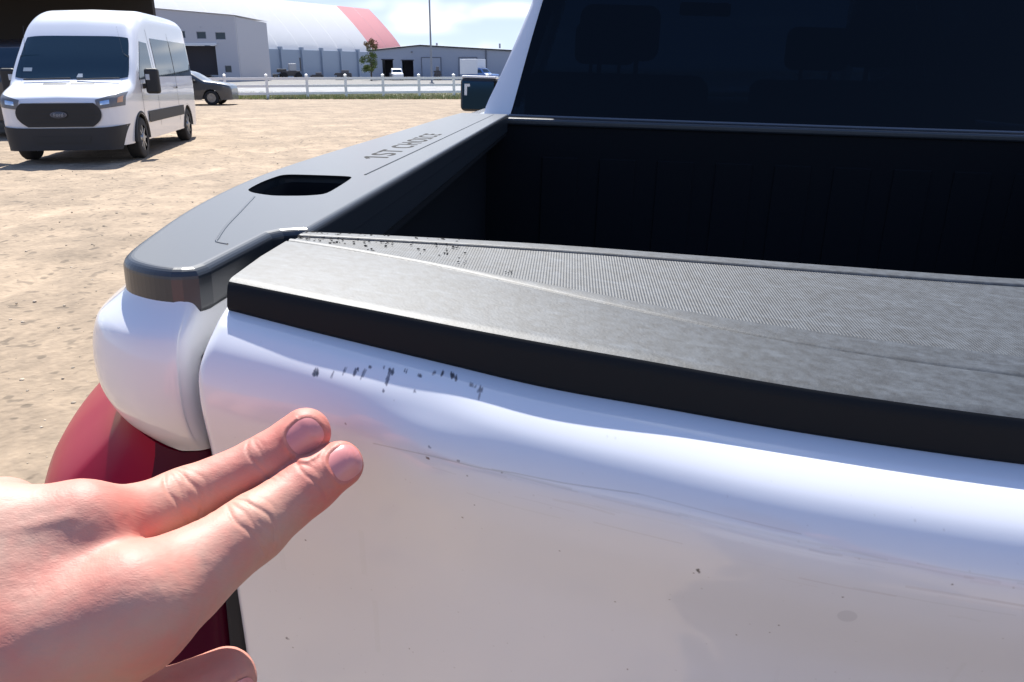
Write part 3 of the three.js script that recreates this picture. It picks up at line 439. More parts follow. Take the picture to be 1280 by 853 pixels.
{
  const B = (a, b, ka = 1, kb = 1) => [J[a][0], J[a][1], J[a][2], J[a][3] * ka, J[b][0], J[b][1], J[b][2], J[b][3] * kb];
  const fingers = [[B('Am', 'Ab'), B('Ab', 'Ap'), B('Ap', 'Ad'), B('Ad', 'At')], [B('Bm', 'Bb'), B('Bb', 'Bp'), B('Bp', 'Bd'), B('Bd', 'Bt')], [B('Rm', 'Rp'), B('Rp', 'Rd'), B('Rd', 'Rt')], [B('Pm', 'Pp'), B('Pp', 'Pd'), B('Pd', 'Pt')], [B('Tc', 'Tm'), B('Tm', 'Ti'), B('Ti', 'Tt')]];
  const E1 = [-0.335, 1.245, -0.06, 0.040], palm = [B('Am', 'Aw'), B('Bm', 'Bw'), B('Rm', 'Bw', 1, 0.8), B('Pm', 'W1', 1, 0.8), B('Aw', 'W1'), B('Bw', 'W1'), B('Aw', 'W2'), B('Tc', 'W2'), B('Tc', 'Aw', 0.9, 0.8), B('Tm', 'Am', 0.75, 0.55), B('Wa', 'Wb'), B('Wb', 'Wc'), B('Wc', 'W1'), [...J.W1.slice(0, 3), 0.027, ...E1], [...J.W2.slice(0, 3), 0.027, E1[0] + 0.01, E1[1] - 0.015, E1[2] + 0.01, 0.036],
    [J.Am[0] - 0.012, J.Am[1] - 0.018, J.Am[2] - 0.014, 0.012, J.Bw[0], J.Bw[1] - 0.02, J.Bw[2] - 0.012, 0.018]];
  const jv = (k) => V(J[k][0], J[k][1], J[k][2]);
  const back = V(0.05, 0.52, 0.85).normalize();             // the way the back of the hand faces
  // joint creases: centre, axis, dorsal side, offsets along the finger, depth
  const crease = [];
  const addCrease = (j, a, b, offs, depth, r, w) => { const ax = jv(b).sub(jv(a)).normalize(); const dn = back.clone().addScaledVector(ax, -back.dot(ax)).normalize(); crease.push({ c: jv(j), ax, dn, sd: V().crossVectors(ax, dn), offs, depth, r, w }); };
  addCrease('Ap', 'Ab', 'Ad', [-0.0085, -0.0052, -0.0018, 0.0016, 0.0052], 0.00045, 0.018, 0.0010); addCrease('Bp', 'Bb', 'Bd', [-0.008, -0.0048, -0.0015, 0.0018, 0.0052], 0.00045, 0.017, 0.0010);
  addCrease('Ad', 'Ap', 'At', [-0.003, 0.0002, 0.003], 0.0004, 0.014, 0.0009); addCrease('Bd', 'Bp', 'Bt', [-0.0042, -0.001, 0.0022], 0.0004, 0.014, 0.0009);
  const veins = [[J.Am[0] - 0.004, J.Am[1] - 0.008, J.Am[2] + 0.02, 0, J.Aw[0], J.Aw[1] + 0.006, J.Aw[2] + 0.026, 0], [J.Bm[0] + 0.004, J.Bm[1] + 0.012, J.Bm[2] + 0.012, 0, J.Bw[0], J.Bw[1] + 0.012, J.Bw[2] + 0.020, 0]];
  // nails
  const nails = [];
  const addNail = (t, d, face, L, Wd, out) => { const ax = jv(t).sub(jv(d)).normalize(); const dn = V(...face); dn.addScaledVector(ax, -dn.dot(ax)).normalize(); nails.push({ c: jv(t).addScaledVector(ax, out), ax, dn, sd: V().crossVectors(ax, dn), L, W: Wd, r: J[t][3] }); };
  addNail('Bt', 'Bd', [0.12, 0.18, 0.95], 0.0076, 0.0070, -0.0012); addNail('At', 'Ad', [0.35, 0.42, 0.84], 0.0078, 0.0072, 0.001); addNail('Tt', 'Ti', [0.2, -0.25, 0.95], 0.0085, 0.0085, 0.001);
  const tmp = V();
  const base = (p) => {
    let pm = 1; for (const b of palm) pm = smin(pm, seg(p, b), 0.018);
    let best = pm;
    for (let f = 0; f < 5; f++) { let d = 1; for (const b of fingers[f]) d = smin(d, seg(p, b), 0.006); d = smin(d, pm, f < 2 ? 0.011 : 0.012); best = smin(best, d, 0.0016); }
    return best;
  };
  const sdf = (p) => {
    let d = base(p); if (d > 0.006 || d < -0.006) return d;
    for (const c of crease) {
      tmp.set(p[0] - c.c.x, p[1] - c.c.y, p[2] - c.c.z); if (tmp.lengthSq() > 0.0009) continue;
      const s = tmp.dot(c.ax), n = tmp.dot(c.dn), q = tmp.dot(c.sd); if (n < 0) continue;
      const mask = sstep(0.0, c.r * 0.55, n) * sstep(c.r, c.r * 0.55, Math.abs(q));
      for (let k = 0; k < c.offs.length; k++) { const o = c.offs[k] + 0.0009 * Math.sin(q * 320 + k * 2.1) - 22 * q * q * Math.sign(c.offs[k]); d += c.depth * (0.6 + 0.4 * Math.sin(k * 2.3 + 1)) * gauss(s - o, c.w) * mask; }
      d -= 0.0003 * gauss(s, 0.008) * mask;
    }
    for (const n of nails) {
      tmp.set(p[0] - n.c.x, p[1] - n.c.y, p[2] - n.c.z); if (tmp.lengthSq() > 0.0006) continue;
      const s = tmp.dot(n.ax) / n.L, q = tmp.dot(n.sd) / n.W, h = tmp.dot(n.dn); if (h < 0) continue;
      const rr = Math.pow(Math.pow(Math.abs(s), 2.6) + Math.pow(Math.abs(q), 2.6), 1 / 2.6);
      d += 0.0005 * sstep(1.0, 0.85, rr) - 0.0006 * gauss(rr - 1.16, 0.13) * (s > 0.3 ? 0.5 : 1);
    }
    d += 0.0005 * (vnoise(p[0] * 70, p[1] * 70, p[2] * 70) - 0.5) + 0.00012 * (vnoise(p[0] * 420, p[1] * 420, p[2] * 420) - 0.5);
    for (const v of veins) d -= 0.0007 * gauss(seg(p, v), 0.0022);
    return d;
  };
  const skinCol = (p) => {
    let r = 0.54, g = 0.240, b = 0.182;
    const n = fbm(p[0] * 90, p[1] * 90, p[2] * 90, 3) - 0.5, n2 = fbm(p[0] * 420 + 9, p[1] * 420, p[2] * 420, 2) - 0.5, n3 = fbm(p[0] * 30 + 3, p[1] * 30, p[2] * 30, 2) - 0.5;
    let red = 1.1 * n + 1.8 * n3 + 0.5 * n2;
    for (const k of ['At', 'Bt', 'Tt']) red += 0.35 * gauss(Math.hypot(p[0] - J[k][0], p[1] - J[k][1], p[2] - J[k][2]), 0.018);
    for (const k of ['Am', 'Bm']) red += 0.30 * gauss(Math.hypot(p[0] - J[k][0], p[1] - J[k][1], p[2] - J[k][2]), 0.022);
    let yel = 0; for (const k of ['Ap', 'Bp']) yel += 0.5 * gauss(Math.hypot(p[0] - J[k][0], p[1] - J[k][1], p[2] - J[k][2]), 0.015);
    const l = 1 + 0.10 * n2 + 0.06 * n;
    return [(r + 0.02 * red + 0.02 * yel) * l, clamp(g * (1 - 0.36 * red + 0.10 * yel), 0.15, 0.6) * l, clamp(b * (1 - 0.36 * red - 0.12 * yel), 0.1, 0.5) * l];
  };
  const hand = meshField(sdf, [-0.30, 1.235, -0.345], [-0.052, 1.375, -0.085], 0.00095, skinCol);
  // rest of the figure (stands behind the camera; shows only as a dark shape in the rear window)
  const S = [[-0.08, 0.52], 1.40];
  const bx = -0.03, bz = 0.40;
  const bones = {
    body: [[bx, 1.64, bz, 0.092, bx, 1.60, bz - 0.03, 0.075], [bx, 1.54, bz + 0.02, 0.056, bx, 1.42, bz + 0.04, 0.062], [E1[0], E1[1], E1[2], 0.040, -0.40, 1.17, 0.06, 0.045], [-0.40, 1.17, 0.06, 0.046, -0.22, 1.40, bz - 0.02, 0.055], [0.16, 1.40, bz - 0.02, 0.055, 0.27, 1.16, 0.26, 0.045], [0.27, 1.16, 0.26, 0.042, 0.14, 1.38, 0.14, 0.030], [0.14, 1.38, 0.14, 0.032, 0.11, 1.44, 0.10, 0.034]],
    shirt: [[-0.21, 1.40, bz, 0.075, 0.15, 1.40, bz, 0.075], [-0.12, 1.30, bz, 0.13, 0.06, 1.30, bz, 0.13], [-0.11, 1.02, bz, 0.125, 0.05, 1.02, bz, 0.125], [-0.22, 1.40, bz - 0.02, 0.070, -0.335, 1.255, 0.17, 0.062], [0.16, 1.40, bz - 0.02, 0.070, 0.235, 1.245, 0.30, 0.062]],
    trousers: [[-0.11, 0.96, bz, 0.125, 0.05, 0.96, bz, 0.125], [-0.12, 0.92, bz, 0.10, -0.13, 0.50, bz - 0.02, 0.068], [-0.13, 0.50, bz - 0.02, 0.068, -0.14, 0.09, bz + 0.02, 0.055], [0.06, 0.92, bz, 0.10, 0.07, 0.50, bz - 0.02, 0.068], [0.07, 0.50, bz - 0.02, 0.068, 0.08, 0.09, bz + 0.02, 0.055]],
    shoes: [[-0.14, 0.045, bz + 0.05, 0.045, -0.15, 0.035, bz - 0.15, 0.035], [0.08, 0.045, bz + 0.05, 0.045, 0.09, 0.035, bz - 0.15, 0.035]],
  };
  const fld = (list, k) => (p) => { let d = 1; for (const b of list) d = smin(d, seg(p, b), k); return d; };
  const head = (p) => { let d = fld(bones.body, 0.05)(p); const x = p[0] - bx, y = p[1] - 1.60, z = p[2] - bz; d = smin(d, Math.hypot(x * 1.2, (y - 0.0) * 0.92, z) - 0.098, 0.03); d = smin(d, Math.hypot(x, y + 0.02, z + 0.112) - 0.016, 0.02); d = smin(d, Math.hypot(Math.abs(x) - 0.085, y - 0.0, z - 0.01) - 0.02, 0.012); d = Math.max(d, -(Math.hypot(Math.abs(x) - 0.032, y - 0.015, z + 0.118) - 0.02)); return d; };
  const rest = meshField(head, [-0.47, 1.10, -0.10], [0.34, 1.78, 0.60], 0.011, () => [0.54, 0.240, 0.182]);
  const person = thing('person', 'person reaching out a bare left hand, two fingers pressed on the dented tailgate', 'person');
  const mg = mergeGeometries([hand, rest]);
  const skinM = phy(1, 1, 1, 0.56, { specularIntensity: 0.65, vertexColors: true, bumpMap: (() => { const t = grain.clone(); t.repeat.set(22, 22); return t; })(), bumpScale: 0.00007, sheen: 0.08, sheenRoughness: 0.5, sheenColor: new THREE.Color(1, 0.7, 0.6) });
  part(person, 'body', mg, skinM);
  const nailM = phy(0.64, 0.235, 0.215, 0.30, { clearcoat: 0.5, clearcoatRoughness: 0.25 });
  for (const n of nails) {
    const tr = (a, b) => { const p = n.c.clone().addScaledVector(n.ax, a * n.L).addScaledVector(n.sd, b * n.W).addScaledVector(n.dn, n.r * 2); let k = 0; for (let i = 0; i < 40; i++) { const d = base([p.x, p.y, p.z]); p.addScaledVector(n.dn, -d * 0.8); k += d; if (Math.abs(d) < 2e-5) break; } return p; };
    part(person, 'fingernail', surf((r, t) => { const ct = Math.cos(t), st = Math.sin(t), e = 2 / 2.6, a = r * Math.sign(ct) * Math.pow(Math.abs(ct), e), b = r * Math.sign(st) * Math.pow(Math.abs(st), e); const p = tr(a * 0.98, b * 0.98); p.addScaledVector(n.dn, 0.0002 + 0.0003 * (1 - r * r) + (a > 0.3 ? 0.0002 : 0)); return [p.x, p.y, p.z]; }, 0, 0, [0, 0.2, 0.4, 0.6, 0.8, 0.92, 1], Array.from({ length: 41 }, (_, i) => i / 40 * Math.PI * 2)), nailM);
  }
  part(person, 'shirt', meshField(fld(bones.shirt, 0.09), [-0.5, 0.84, 0.05], [0.36, 1.56, 0.62], 0.016), std(0.34, 0.35, 0.38, 0.9));
  part(person, 'trousers', meshField(fld(bones.trousers, 0.04), [-0.3, 0, 0.2], [0.25, 1.12, 0.6], 0.016), std(0.04, 0.05, 0.08, 0.9));
  part(person, 'shoe', meshField(fld([bones.shoes[0]], 0.02), [-0.25, -0.01, 0.15], [-0.05, 0.12, 0.56], 0.01), M.rubber); part(person, 'shoe', meshField(fld([bones.shoes[1]], 0.02), [0, -0.01, 0.15], [0.2, 0.12, 0.56], 0.01), M.rubber);
  const capG = new THREE.SphereGeometry(0.112, 28, 14, 0, 6.3, 0, 1.5).scale(0.92, 1.0, 1.08).translate(bx, 1.635, bz);
  part(person, 'cap', [capG, surf((u, v) => { const a = lerp(-0.9, 0.9, u); return [bx + Math.sin(a) * lerp(0.1, 0.1, v), 1.645 - 0.02 * v - 0.012 * a * a, bz - Math.cos(a) * lerp(0.108, 0.185, v)]; }, 10, 3)], std(0.02, 0.02, 0.025, 0.9));
}

// ------------------------------------------------------------------ vehicles on the lot
// a body from stations along its length: half width W, roof height top, underside bottom, edge radius
function carBody({ len, W, top, bottom, radius, tumble, waist, nT = 80, nA = 26 }) {
  const half = (y, t) => { const yt = top(t), r = Math.min(radius(t), (yt - 0.3) * 0.45), w0 = W(t) * (1 - tumble * Math.pow(clamp((y - waist) / (2.5 - waist)), 1.3)) - 0.03 * Math.pow(clamp((0.75 - y) / 0.45), 2); if (y > yt - r) { const k = (y - (yt - r)) / r; return k >= 1 ? Math.max(0, w0 - r) : w0 - r + r * Math.sqrt(Math.max(0, 1 - k * k)); } return w0; };
  const sec = (t, n) => { const yt = top(t), yb = bottom(t), r = Math.min(radius(t), (yt - 0.3) * 0.45), pts = []; for (let k = 0; k <= n; k++) { const q = k / n; if (q < 0.5) { const y = lerp(yb, yt - r, q / 0.5); pts.push([half(y, t), y]); } else if (q < 0.8) { const a = (q - 0.5) / 0.3 * Math.PI / 2; pts.push([half(yt - r, t) - r + r * Math.cos(a), yt - r + r * Math.sin(a)]); } else { const w = half(yt - r, t) - r; pts.push([w * (1 - (q - 0.8) / 0.2), yt + 0.02 * ((q - 0.8) / 0.2)]); } } return pts; };
  const ts = []; for (let k = 0; k <= nT; k++) { const u = k / nT; ts.push(len * (u < 0.5 ? 0.5 * Math.pow(2 * u, 1.7) : 1 - 0.5 * Math.pow(2 * (1 - u), 1.7))); }
  const full = (t) => { const s = sec(t, nA), o = []; for (const [x, y] of s) o.push([x, y]); for (let k = s.length - 2; k >= 0; k--) o.push([-s[k][0], s[k][1]]); return o; };
  const F = ts.map(full);
  const shell = surf((u, i, a, b) => { const p = F[b][a]; return [p[0], p[1], -ts[b]]; }, 0, 0, F[0].map((_, i) => i), ts.map((_, i) => i));
  const close = [0, ts.length - 1].map((k) => { const s = new THREE.Shape(F[k].map(([x, y]) => new THREE.Vector2(x, y))); return new THREE.ShapeGeometry(s).translate(0, 0, -ts[k]); });
  const frontT = (x, y) => { let lo = 0, hi = len * 0.6; const ok = (t) => top(t) + 0.02 * (1 - Math.abs(x)) > y && half(y, t) >= Math.abs(x); if (ok(0)) return 0; for (let k = 0; k < 40; k++) { const m = (lo + hi) / 2; if (ok(m)) hi = m; else lo = m; } return hi; };
  const front = (fn, proud, n = 14, m = 10) => surf((u, v) => { const [x, y] = fn(u, v), t = frontT(x, y); return [x, y, -t + proud]; }, n, m);
  const side = (fn, s, proud, n = 14, m = 8) => surf((u, v) => { const [t, y] = fn(u, v); return [s * (half(y, t) + proud), y, -t]; }, n, m);
  return { geo: [shell, ...close], front, side, half, frontT };
}
const quadFn = (a, b, c, d) => (u, v) => [lerp(lerp(a[0], b[0], u), lerp(d[0], c[0], u), v), lerp(lerp(a[1], b[1], u), lerp(d[1], c[1], u), v)];
function wheel(parent, x, y, z, R, wdt, side) {
  const h = wdt / 2, prof = [[R * 0.62, -h], [R * 0.92, -h], [R, -h * 0.7], [R, h * 0.7], [R * 0.92, h], [R * 0.62, h]].map(([r, q]) => new THREE.Vector2(r, q));
  const w = part(parent, 'wheel', new THREE.LatheGeometry(prof, 36).rotateZ(Math.PI / 2).translate(x, y, z), M.rubber);
  const sp = [new THREE.CylinderGeometry(R * 0.63, R * 0.63, wdt * 0.7, 30).rotateZ(Math.PI / 2).translate(x, y, z), new THREE.CylinderGeometry(R * 0.2, R * 0.26, 0.05, 20).rotateZ(-side * Math.PI / 2).translate(x + side * wdt * 0.42, y, z)];
  for (let k = 0; k < 8; k++) sp.push(box(0.03, R * 0.5, R * 0.10, 0, R * 0.36, 0).rotateX(k * Math.PI / 4).translate(x + side * wdt * 0.40, y, z));
  part(w, 'rim', sp, M.steel);
}
const scale2 = (t, k, y = 0) => (u) => t(u) * k + y;

// the passenger van
{
  const van = thing('passenger_van', 'white high-roof passenger van with black grille and dark lower bumper', 'van', [-7.50, 0.0, -13.75], 0.175);
  const W = table([[0, 0.74], [0.04, 0.83], [0.12, 0.905], [0.3, 0.965], [0.6, 1.0], [1.0, 1.025], [2, 1.03], [5.8, 1.03], [6.1, 1.0], [6.2, 0.96]]);
  const top = table([[0, 1.00], [0.05, 1.07], [0.15, 1.125], [0.4, 1.20], [0.82, 1.32], [0.95, 1.42], [1.25, 1.74], [1.55, 2.04], [1.68, 2.17], [1.9, 2.36], [2.2, 2.50], [2.6, 2.58], [3.2, 2.61], [5.6, 2.60], [6.1, 2.54], [6.2, 2.46]]);
  const arch = (t) => { for (const c of [1.02, 5.0]) { const q = 0.42 * 0.42 - (t - c) * (t - c); if (q > 0) return 0.36 + Math.sqrt(q); } return 0.30; };
  const b = carBody({ len: 6.2, W, top, bottom: arch, radius: table([[0, 0.10], [0.8, 0.14], [1.4, 0.2], [2.2, 0.26], [5.95, 0.24]]), tumble: 0.115, waist: 1.25, nT: 150 });
  part(van, 'body', b.geo, M.paint);
  part(van, 'windshield', b.front((u, v) => { const y = lerp(1.375, 2.10, v), k = 0.93 - 0.075 * v; return [lerp(-k, k, u) * (1 - 0.02 * Math.pow(Math.abs(v - 0.5) * 2, 6)), y - 0.03 * Math.pow(Math.abs(u * 2 - 1), 6) * (v > 0.5 ? 1 : -1)]; }, 0.012, 30, 16), M.vanGlass);
  const gr = part(van, 'grille', b.front((u, v) => { const y = lerp(0.62, 1.00, v), q = Math.abs(v - 0.55) * 2, k = 0.66 - 0.13 * Math.pow(q, 2.2); return [lerp(-k, k, u), y]; }, 0.02, 24, 12), M.trim);
  for (let k = 0; k < 5; k++) part(gr, 'grille_bar', b.front((u, v) => { const y = 0.68 + k * 0.065 + 0.018 * v, w = 0.60 - 0.06 * Math.abs(k - 2); return [lerp(-w, w, u), y]; }, 0.034, 20, 1), M.trim);
  const em = new THREE.SphereGeometry(1, 24, 12).scale(0.125, 0.052, 0.02).translate(0, 0.815, 0.035); const emb = part(van, 'emblem', em, std(0.06, 0.07, 0.09, 0.4));
  const et = new TextGeometry('Ford', { font, size: 0.052, depth: 0.004, curveSegments: 3 }); et.center(); et.translate(0, 0.815, 0.056); part(emb, 'emblem_lettering', et, std(0.22, 0.23, 0.26, 0.4));
  part(emb, 'emblem_rim', new THREE.TorusGeometry(1, 0.07, 8, 30).scale(0.122, 0.05, 0.02).translate(0, 0.815, 0.045), std(0.12, 0.12, 0.14, 0.4));
  for (const s of [-1, 1]) {
    const hl = part(van, 'headlight', b.front(quadFn([s * 0.62, 0.90], [s * 0.97, 0.95], [s * 0.985, 1.17], [s * 0.58, 1.05]), 0.016, 12, 8), phy(0.16, 0.165, 0.175, 0.18, { specularIntensity: 0.6 }));
    part(hl, 'headlight_reflector', b.front(quadFn([s * 0.66, 0.965], [s * 0.80, 0.985], [s * 0.80, 1.05], [s * 0.66, 1.025]), 0.024, 6, 4), M.chrome);
    part(hl, 'turn_signal', b.front(quadFn([s * 0.90, 1.0], [s * 0.955, 1.01], [s * 0.962, 1.11], [s * 0.91, 1.085]), 0.021, 4, 4), std(0.55, 0.30, 0.18, 0.3));
    part(van, 'hood_vent', b.front(quadFn([s * 0.22 - 0.19, 1.285], [s * 0.22 + 0.19, 1.285], [s * 0.22 + 0.19, 1.305], [s * 0.22 - 0.19, 1.305]), 0.006, 10, 2), M.trim);
    // side glass, doors' seams, cladding
    part(van, 'door_window', b.side((u, v) => [lerp(lerp(1.20, 1.78, v), 2.28, u), lerp(1.36, 2.02 - 0.02 * u, v)], s, 0.006), M.vanGlass);
    part(van, 'side_window', b.side((u, v) => [lerp(2.62, 4.12, u), lerp(1.40, 2.10, v)], s, 0.006), M.vanGlass); part(van, 'side_window', b.side((u, v) => [lerp(4.18, 5.95, u), lerp(1.40, 2.10, v)], s, 0.006), M.vanGlass);
    part(van, 'side_moulding', b.side((u, v) => [lerp(1.50, 4.55, u), lerp(0.60, 0.80, v)], s, 0.018, 30, 3), M.cladding);
    part(van, 'arch_lip', join([1.02, 5.0].map((c) => new THREE.TorusGeometry(0.435, 0.035, 8, 30, Math.PI * 1.06).rotateZ(-0.09).rotateY(Math.PI / 2).translate(s * 1.0, 0.37, -c))), M.cladding);
    for (const t of [1.25, 2.42, 4.15]) part(van, 'door_seam', b.side((u, v) => [t + 0.014 * u, lerp(0.5, 2.25, v)], s, 0.002, 1, 16), M.trim);
    part(van, 'body_crease', b.side((u, v) => [lerp(1.4, 5.8, u), 1.06 + 0.02 * v], s, 0.008, 20, 2), M.paint);
    for (const t of [2.25, 4.0]) part(van, 'door_handle', b.side((u, v) => [t - 0.09 + 0.18 * u, 1.16 + 0.035 * v], s, 0.03, 4, 2), M.trim);
    const mr = part(van, 'door_mirror', rbox(0.24, 0.44, 0.16, 0.05, s * 1.20, 1.33, -1.42), M.trim); part(mr, 'mirror_arm', bar(V(s * 0.98, 1.24, -1.42), V(s * 1.16, 1.26, -1.42), 0.05), M.trim);
    part(mr, 'mirror_marker', rbox(0.07, 0.10, 0.01, 0.004, s * 1.14, 1.40, -1.337), std(0.5, 0.55, 0.6, 0.3));
    wheel(van, s * 0.90, 0.36, -1.02, 0.36, 0.23, s); wheel(van, s * 0.90, 0.36, -5.0, 0.36, 0.23, s);
  }
  // lower bumper and underside
  const bump = b.front((u, v) => { const y = lerp(0.24, 0.60, v), k = 0.985; return [lerp(-k, k, u) * (1 - 0.10 * (1 - v)), y + 0.045 * Math.pow(Math.abs(u * 2 - 1), 4) * v]; }, 0.045, 40, 8);
  part(van, 'front_bumper', [bump], M.cladding); part(van, 'bumper_vent', b.front(quadFn([-0.42, 0.36], [0.42, 0.36], [0.46, 0.47], [-0.46, 0.47]), 0.055, 10, 3), M.trim);
  part(van, 'underbody', [box(1.5, 0.34, 5.5, 0, 0.47, -2.98), box(1.84, 0.3, 0.9, 0, 0.62, -1.02), box(1.84, 0.3, 0.9, 0, 0.62, -5.0)], M.dark);
  part(van, 'side_sill', [box(0.1, 0.16, 3.0, 0.95, 0.38, -3.0), box(0.1, 0.16, 3.0, -0.95, 0.38, -3.0)], M.paint);
  part(van, 'rear_bumper', rbox(1.9, 0.2, 0.2, 0.05, 0, 0.42, -6.22), M.cladding);
  // seen on the dash through the glass: papers against the windshield
  part(van, 'windshield_sticker', b.front(quadFn([-0.80, 1.50], [-0.66, 1.50], [-0.66, 1.56], [-0.80, 1.56]), 0.015, 3, 2), std(0.35, 0.4, 0.42, 0.6)); part(van, 'windshield_sticker', b.front(quadFn([0.08, 1.40], [0.18, 1.40], [0.17, 1.46], [0.10, 1.46]), 0.015, 3, 2), std(0.4, 0.45, 0.48, 0.6));
  part(van, 'wiper', bar(V(-0.75, 1.365, -0.83), V(0.0, 1.385, -0.83), 0.012), M.trim); part(van, 'wiper', bar(V(0.1, 1.365, -0.83), V(0.8, 1.385, -0.83), 0.012), M.trim);
}
// the dark car beyond the van
{
  const car = thing('parked_car', 'dark grey parked car beyond the white van, near the fence', 'car', [-13.1, 0, -39.6], Math.PI / 2 + 0.10);
  const W = table([[0, 0.66], [0.1, 0.78], [0.4, 0.86], [1.0, 0.90], [3.6, 0.90], [4.3, 0.84], [4.55, 0.72]]);
  const top = table([[0, 0.72], [0.08, 0.86], [0.5, 0.99], [1.15, 1.08], [1.3, 1.16], [1.75, 1.43], [2.2, 1.54], [3.0, 1.54], [3.6, 1.42], [4.2, 1.16], [4.45, 1.06], [4.55, 0.92]]);
  const arch = (t) => { for (const c of [0.9, 3.6]) { const q = 0.38 * 0.38 - (t - c) * (t - c); if (q > 0) return 0.33 + Math.sqrt(q); } return 0.24; };
  const b = carBody({ len: 4.55, W, top, bottom: arch, radius: table([[0, 0.1], [1.6, 0.16], [4.55, 0.12]]), tumble: 0.36, waist: 0.95, nT: 90 });
  part(car, 'body', b.geo, phy(0.045, 0.055, 0.065, 0.4, { clearcoat: 1, clearcoatRoughness: 0.08 }));
  for (const s of [-1, 1]) {
    part(car, 'door_window', b.side((u, v) => [lerp(lerp(1.45, 1.95, v), 2.42, u), lerp(1.02, 1.38, v)], s, 0.006), M.vanGlass); part(car, 'door_window', b.side((u, v) => [lerp(2.50, lerp(3.75, 3.35, v), u), lerp(1.02, 1.38, v)], s, 0.006), M.vanGlass);
    wheel(car, s * 0.78, 0.33, -0.9, 0.33, 0.21, s); wheel(car, s * 0.78, 0.33, -3.6, 0.33, 0.21, s);
    part(car, 'door_mirror', rbox(0.2, 0.12, 0.12, 0.04, s * 0.98, 1.06, -1.55), M.trim); part(car, 'tail_light', rbox(0.3, 0.16, 0.06, 0.03, s * 0.58, 0.86, -4.50), std(0.25, 0.02, 0.02, 0.3));
  }
  part(car, 'rear_glass', surf((u, v) => [lerp(-0.55, 0.55, u), lerp(1.42, 1.13, v) + 0.02, -lerp(3.62, 4.24, v)], 4, 2), M.vanGlass);
  part(car, 'underbody', box(1.45, 0.3, 4.2, 0, 0.42, -2.3), M.dark);
}
// ------------------------------------------------------------------ buildings and things beyond
const siding = (r, g, b) => std(r, g, b, 0.6);
const rib = (w, h, n, x0, y0, z, d = 0.06) => Array.from({ length: n }, (_, k) => box(0.09, h, d, x0 + (k + 0.5) * w / n, y0 + h / 2, z));
// open shed with a dark roof at the left
{
  const g = thing('open_shed', 'dark open-fronted shed behind the white van', 'shed', [-17.6, 0, -25.5]);
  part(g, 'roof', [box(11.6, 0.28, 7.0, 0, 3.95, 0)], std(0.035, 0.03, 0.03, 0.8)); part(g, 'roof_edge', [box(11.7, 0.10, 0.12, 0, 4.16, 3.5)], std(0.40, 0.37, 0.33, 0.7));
  part(g, 'gable_end', box(0.10, 0.34, 7.0, 5.86, 4.05, 0), std(0.40, 0.37, 0.33, 0.7));
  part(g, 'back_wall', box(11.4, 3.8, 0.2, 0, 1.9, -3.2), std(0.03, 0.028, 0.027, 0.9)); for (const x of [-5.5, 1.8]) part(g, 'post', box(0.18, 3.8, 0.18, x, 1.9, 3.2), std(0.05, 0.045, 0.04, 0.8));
}
{
  const g = thing('parked_truck', 'dark truck with a grey door frame, mostly hidden behind the white van', 'truck', [-12.35, 0, -19.6], 0.06);
  const b = carBody({ len: 5.2, W: table([[0, 0.85], [0.2, 0.98], [5.2, 0.98]]), top: table([[0, 1.25], [0.1, 1.4], [1.3, 1.52], [1.5, 1.7], [2.0, 2.15], [3.6, 2.2], [3.8, 1.5], [5.2, 1.45]]), bottom: (t) => { for (const c of [0.95, 4.3]) { const q = 0.2 - (t - c) * (t - c); if (q > 0) return 0.42 + Math.sqrt(q); } return 0.4; }, radius: () => 0.12, tumble: 0.2, waist: 1.5, nT: 70 });
  part(g, 'body', b.geo, phy(0.03, 0.03, 0.035, 0.4, { clearcoat: 1 })); part(g, 'windshield', b.front(quadFn([-0.8, 1.58], [0.8, 1.58], [0.7, 2.05], [-0.7, 2.05]), 0.02), M.vanGlass);
  for (const s of [-1, 1]) { part(g, 'door_window', b.side((u, v) => [lerp(lerp(1.6, 2.0, v), 2.6, u), lerp(1.55, 2.02, v)], s, 0.01), M.vanGlass); part(g, 'door_frame', b.side((u, v) => [lerp(1.55, 2.7, u), 2.03 + 0.05 * v], s, 0.015), M.steel); wheel(g, s * 0.85, 0.42, -0.95, 0.42, 0.26, s); wheel(g, s * 0.85, 0.42, -4.3, 0.42, 0.26, s); }
  part(g, 'underbody', box(1.5, 0.35, 4.8, 0, 0.55, -2.6), M.dark);
}
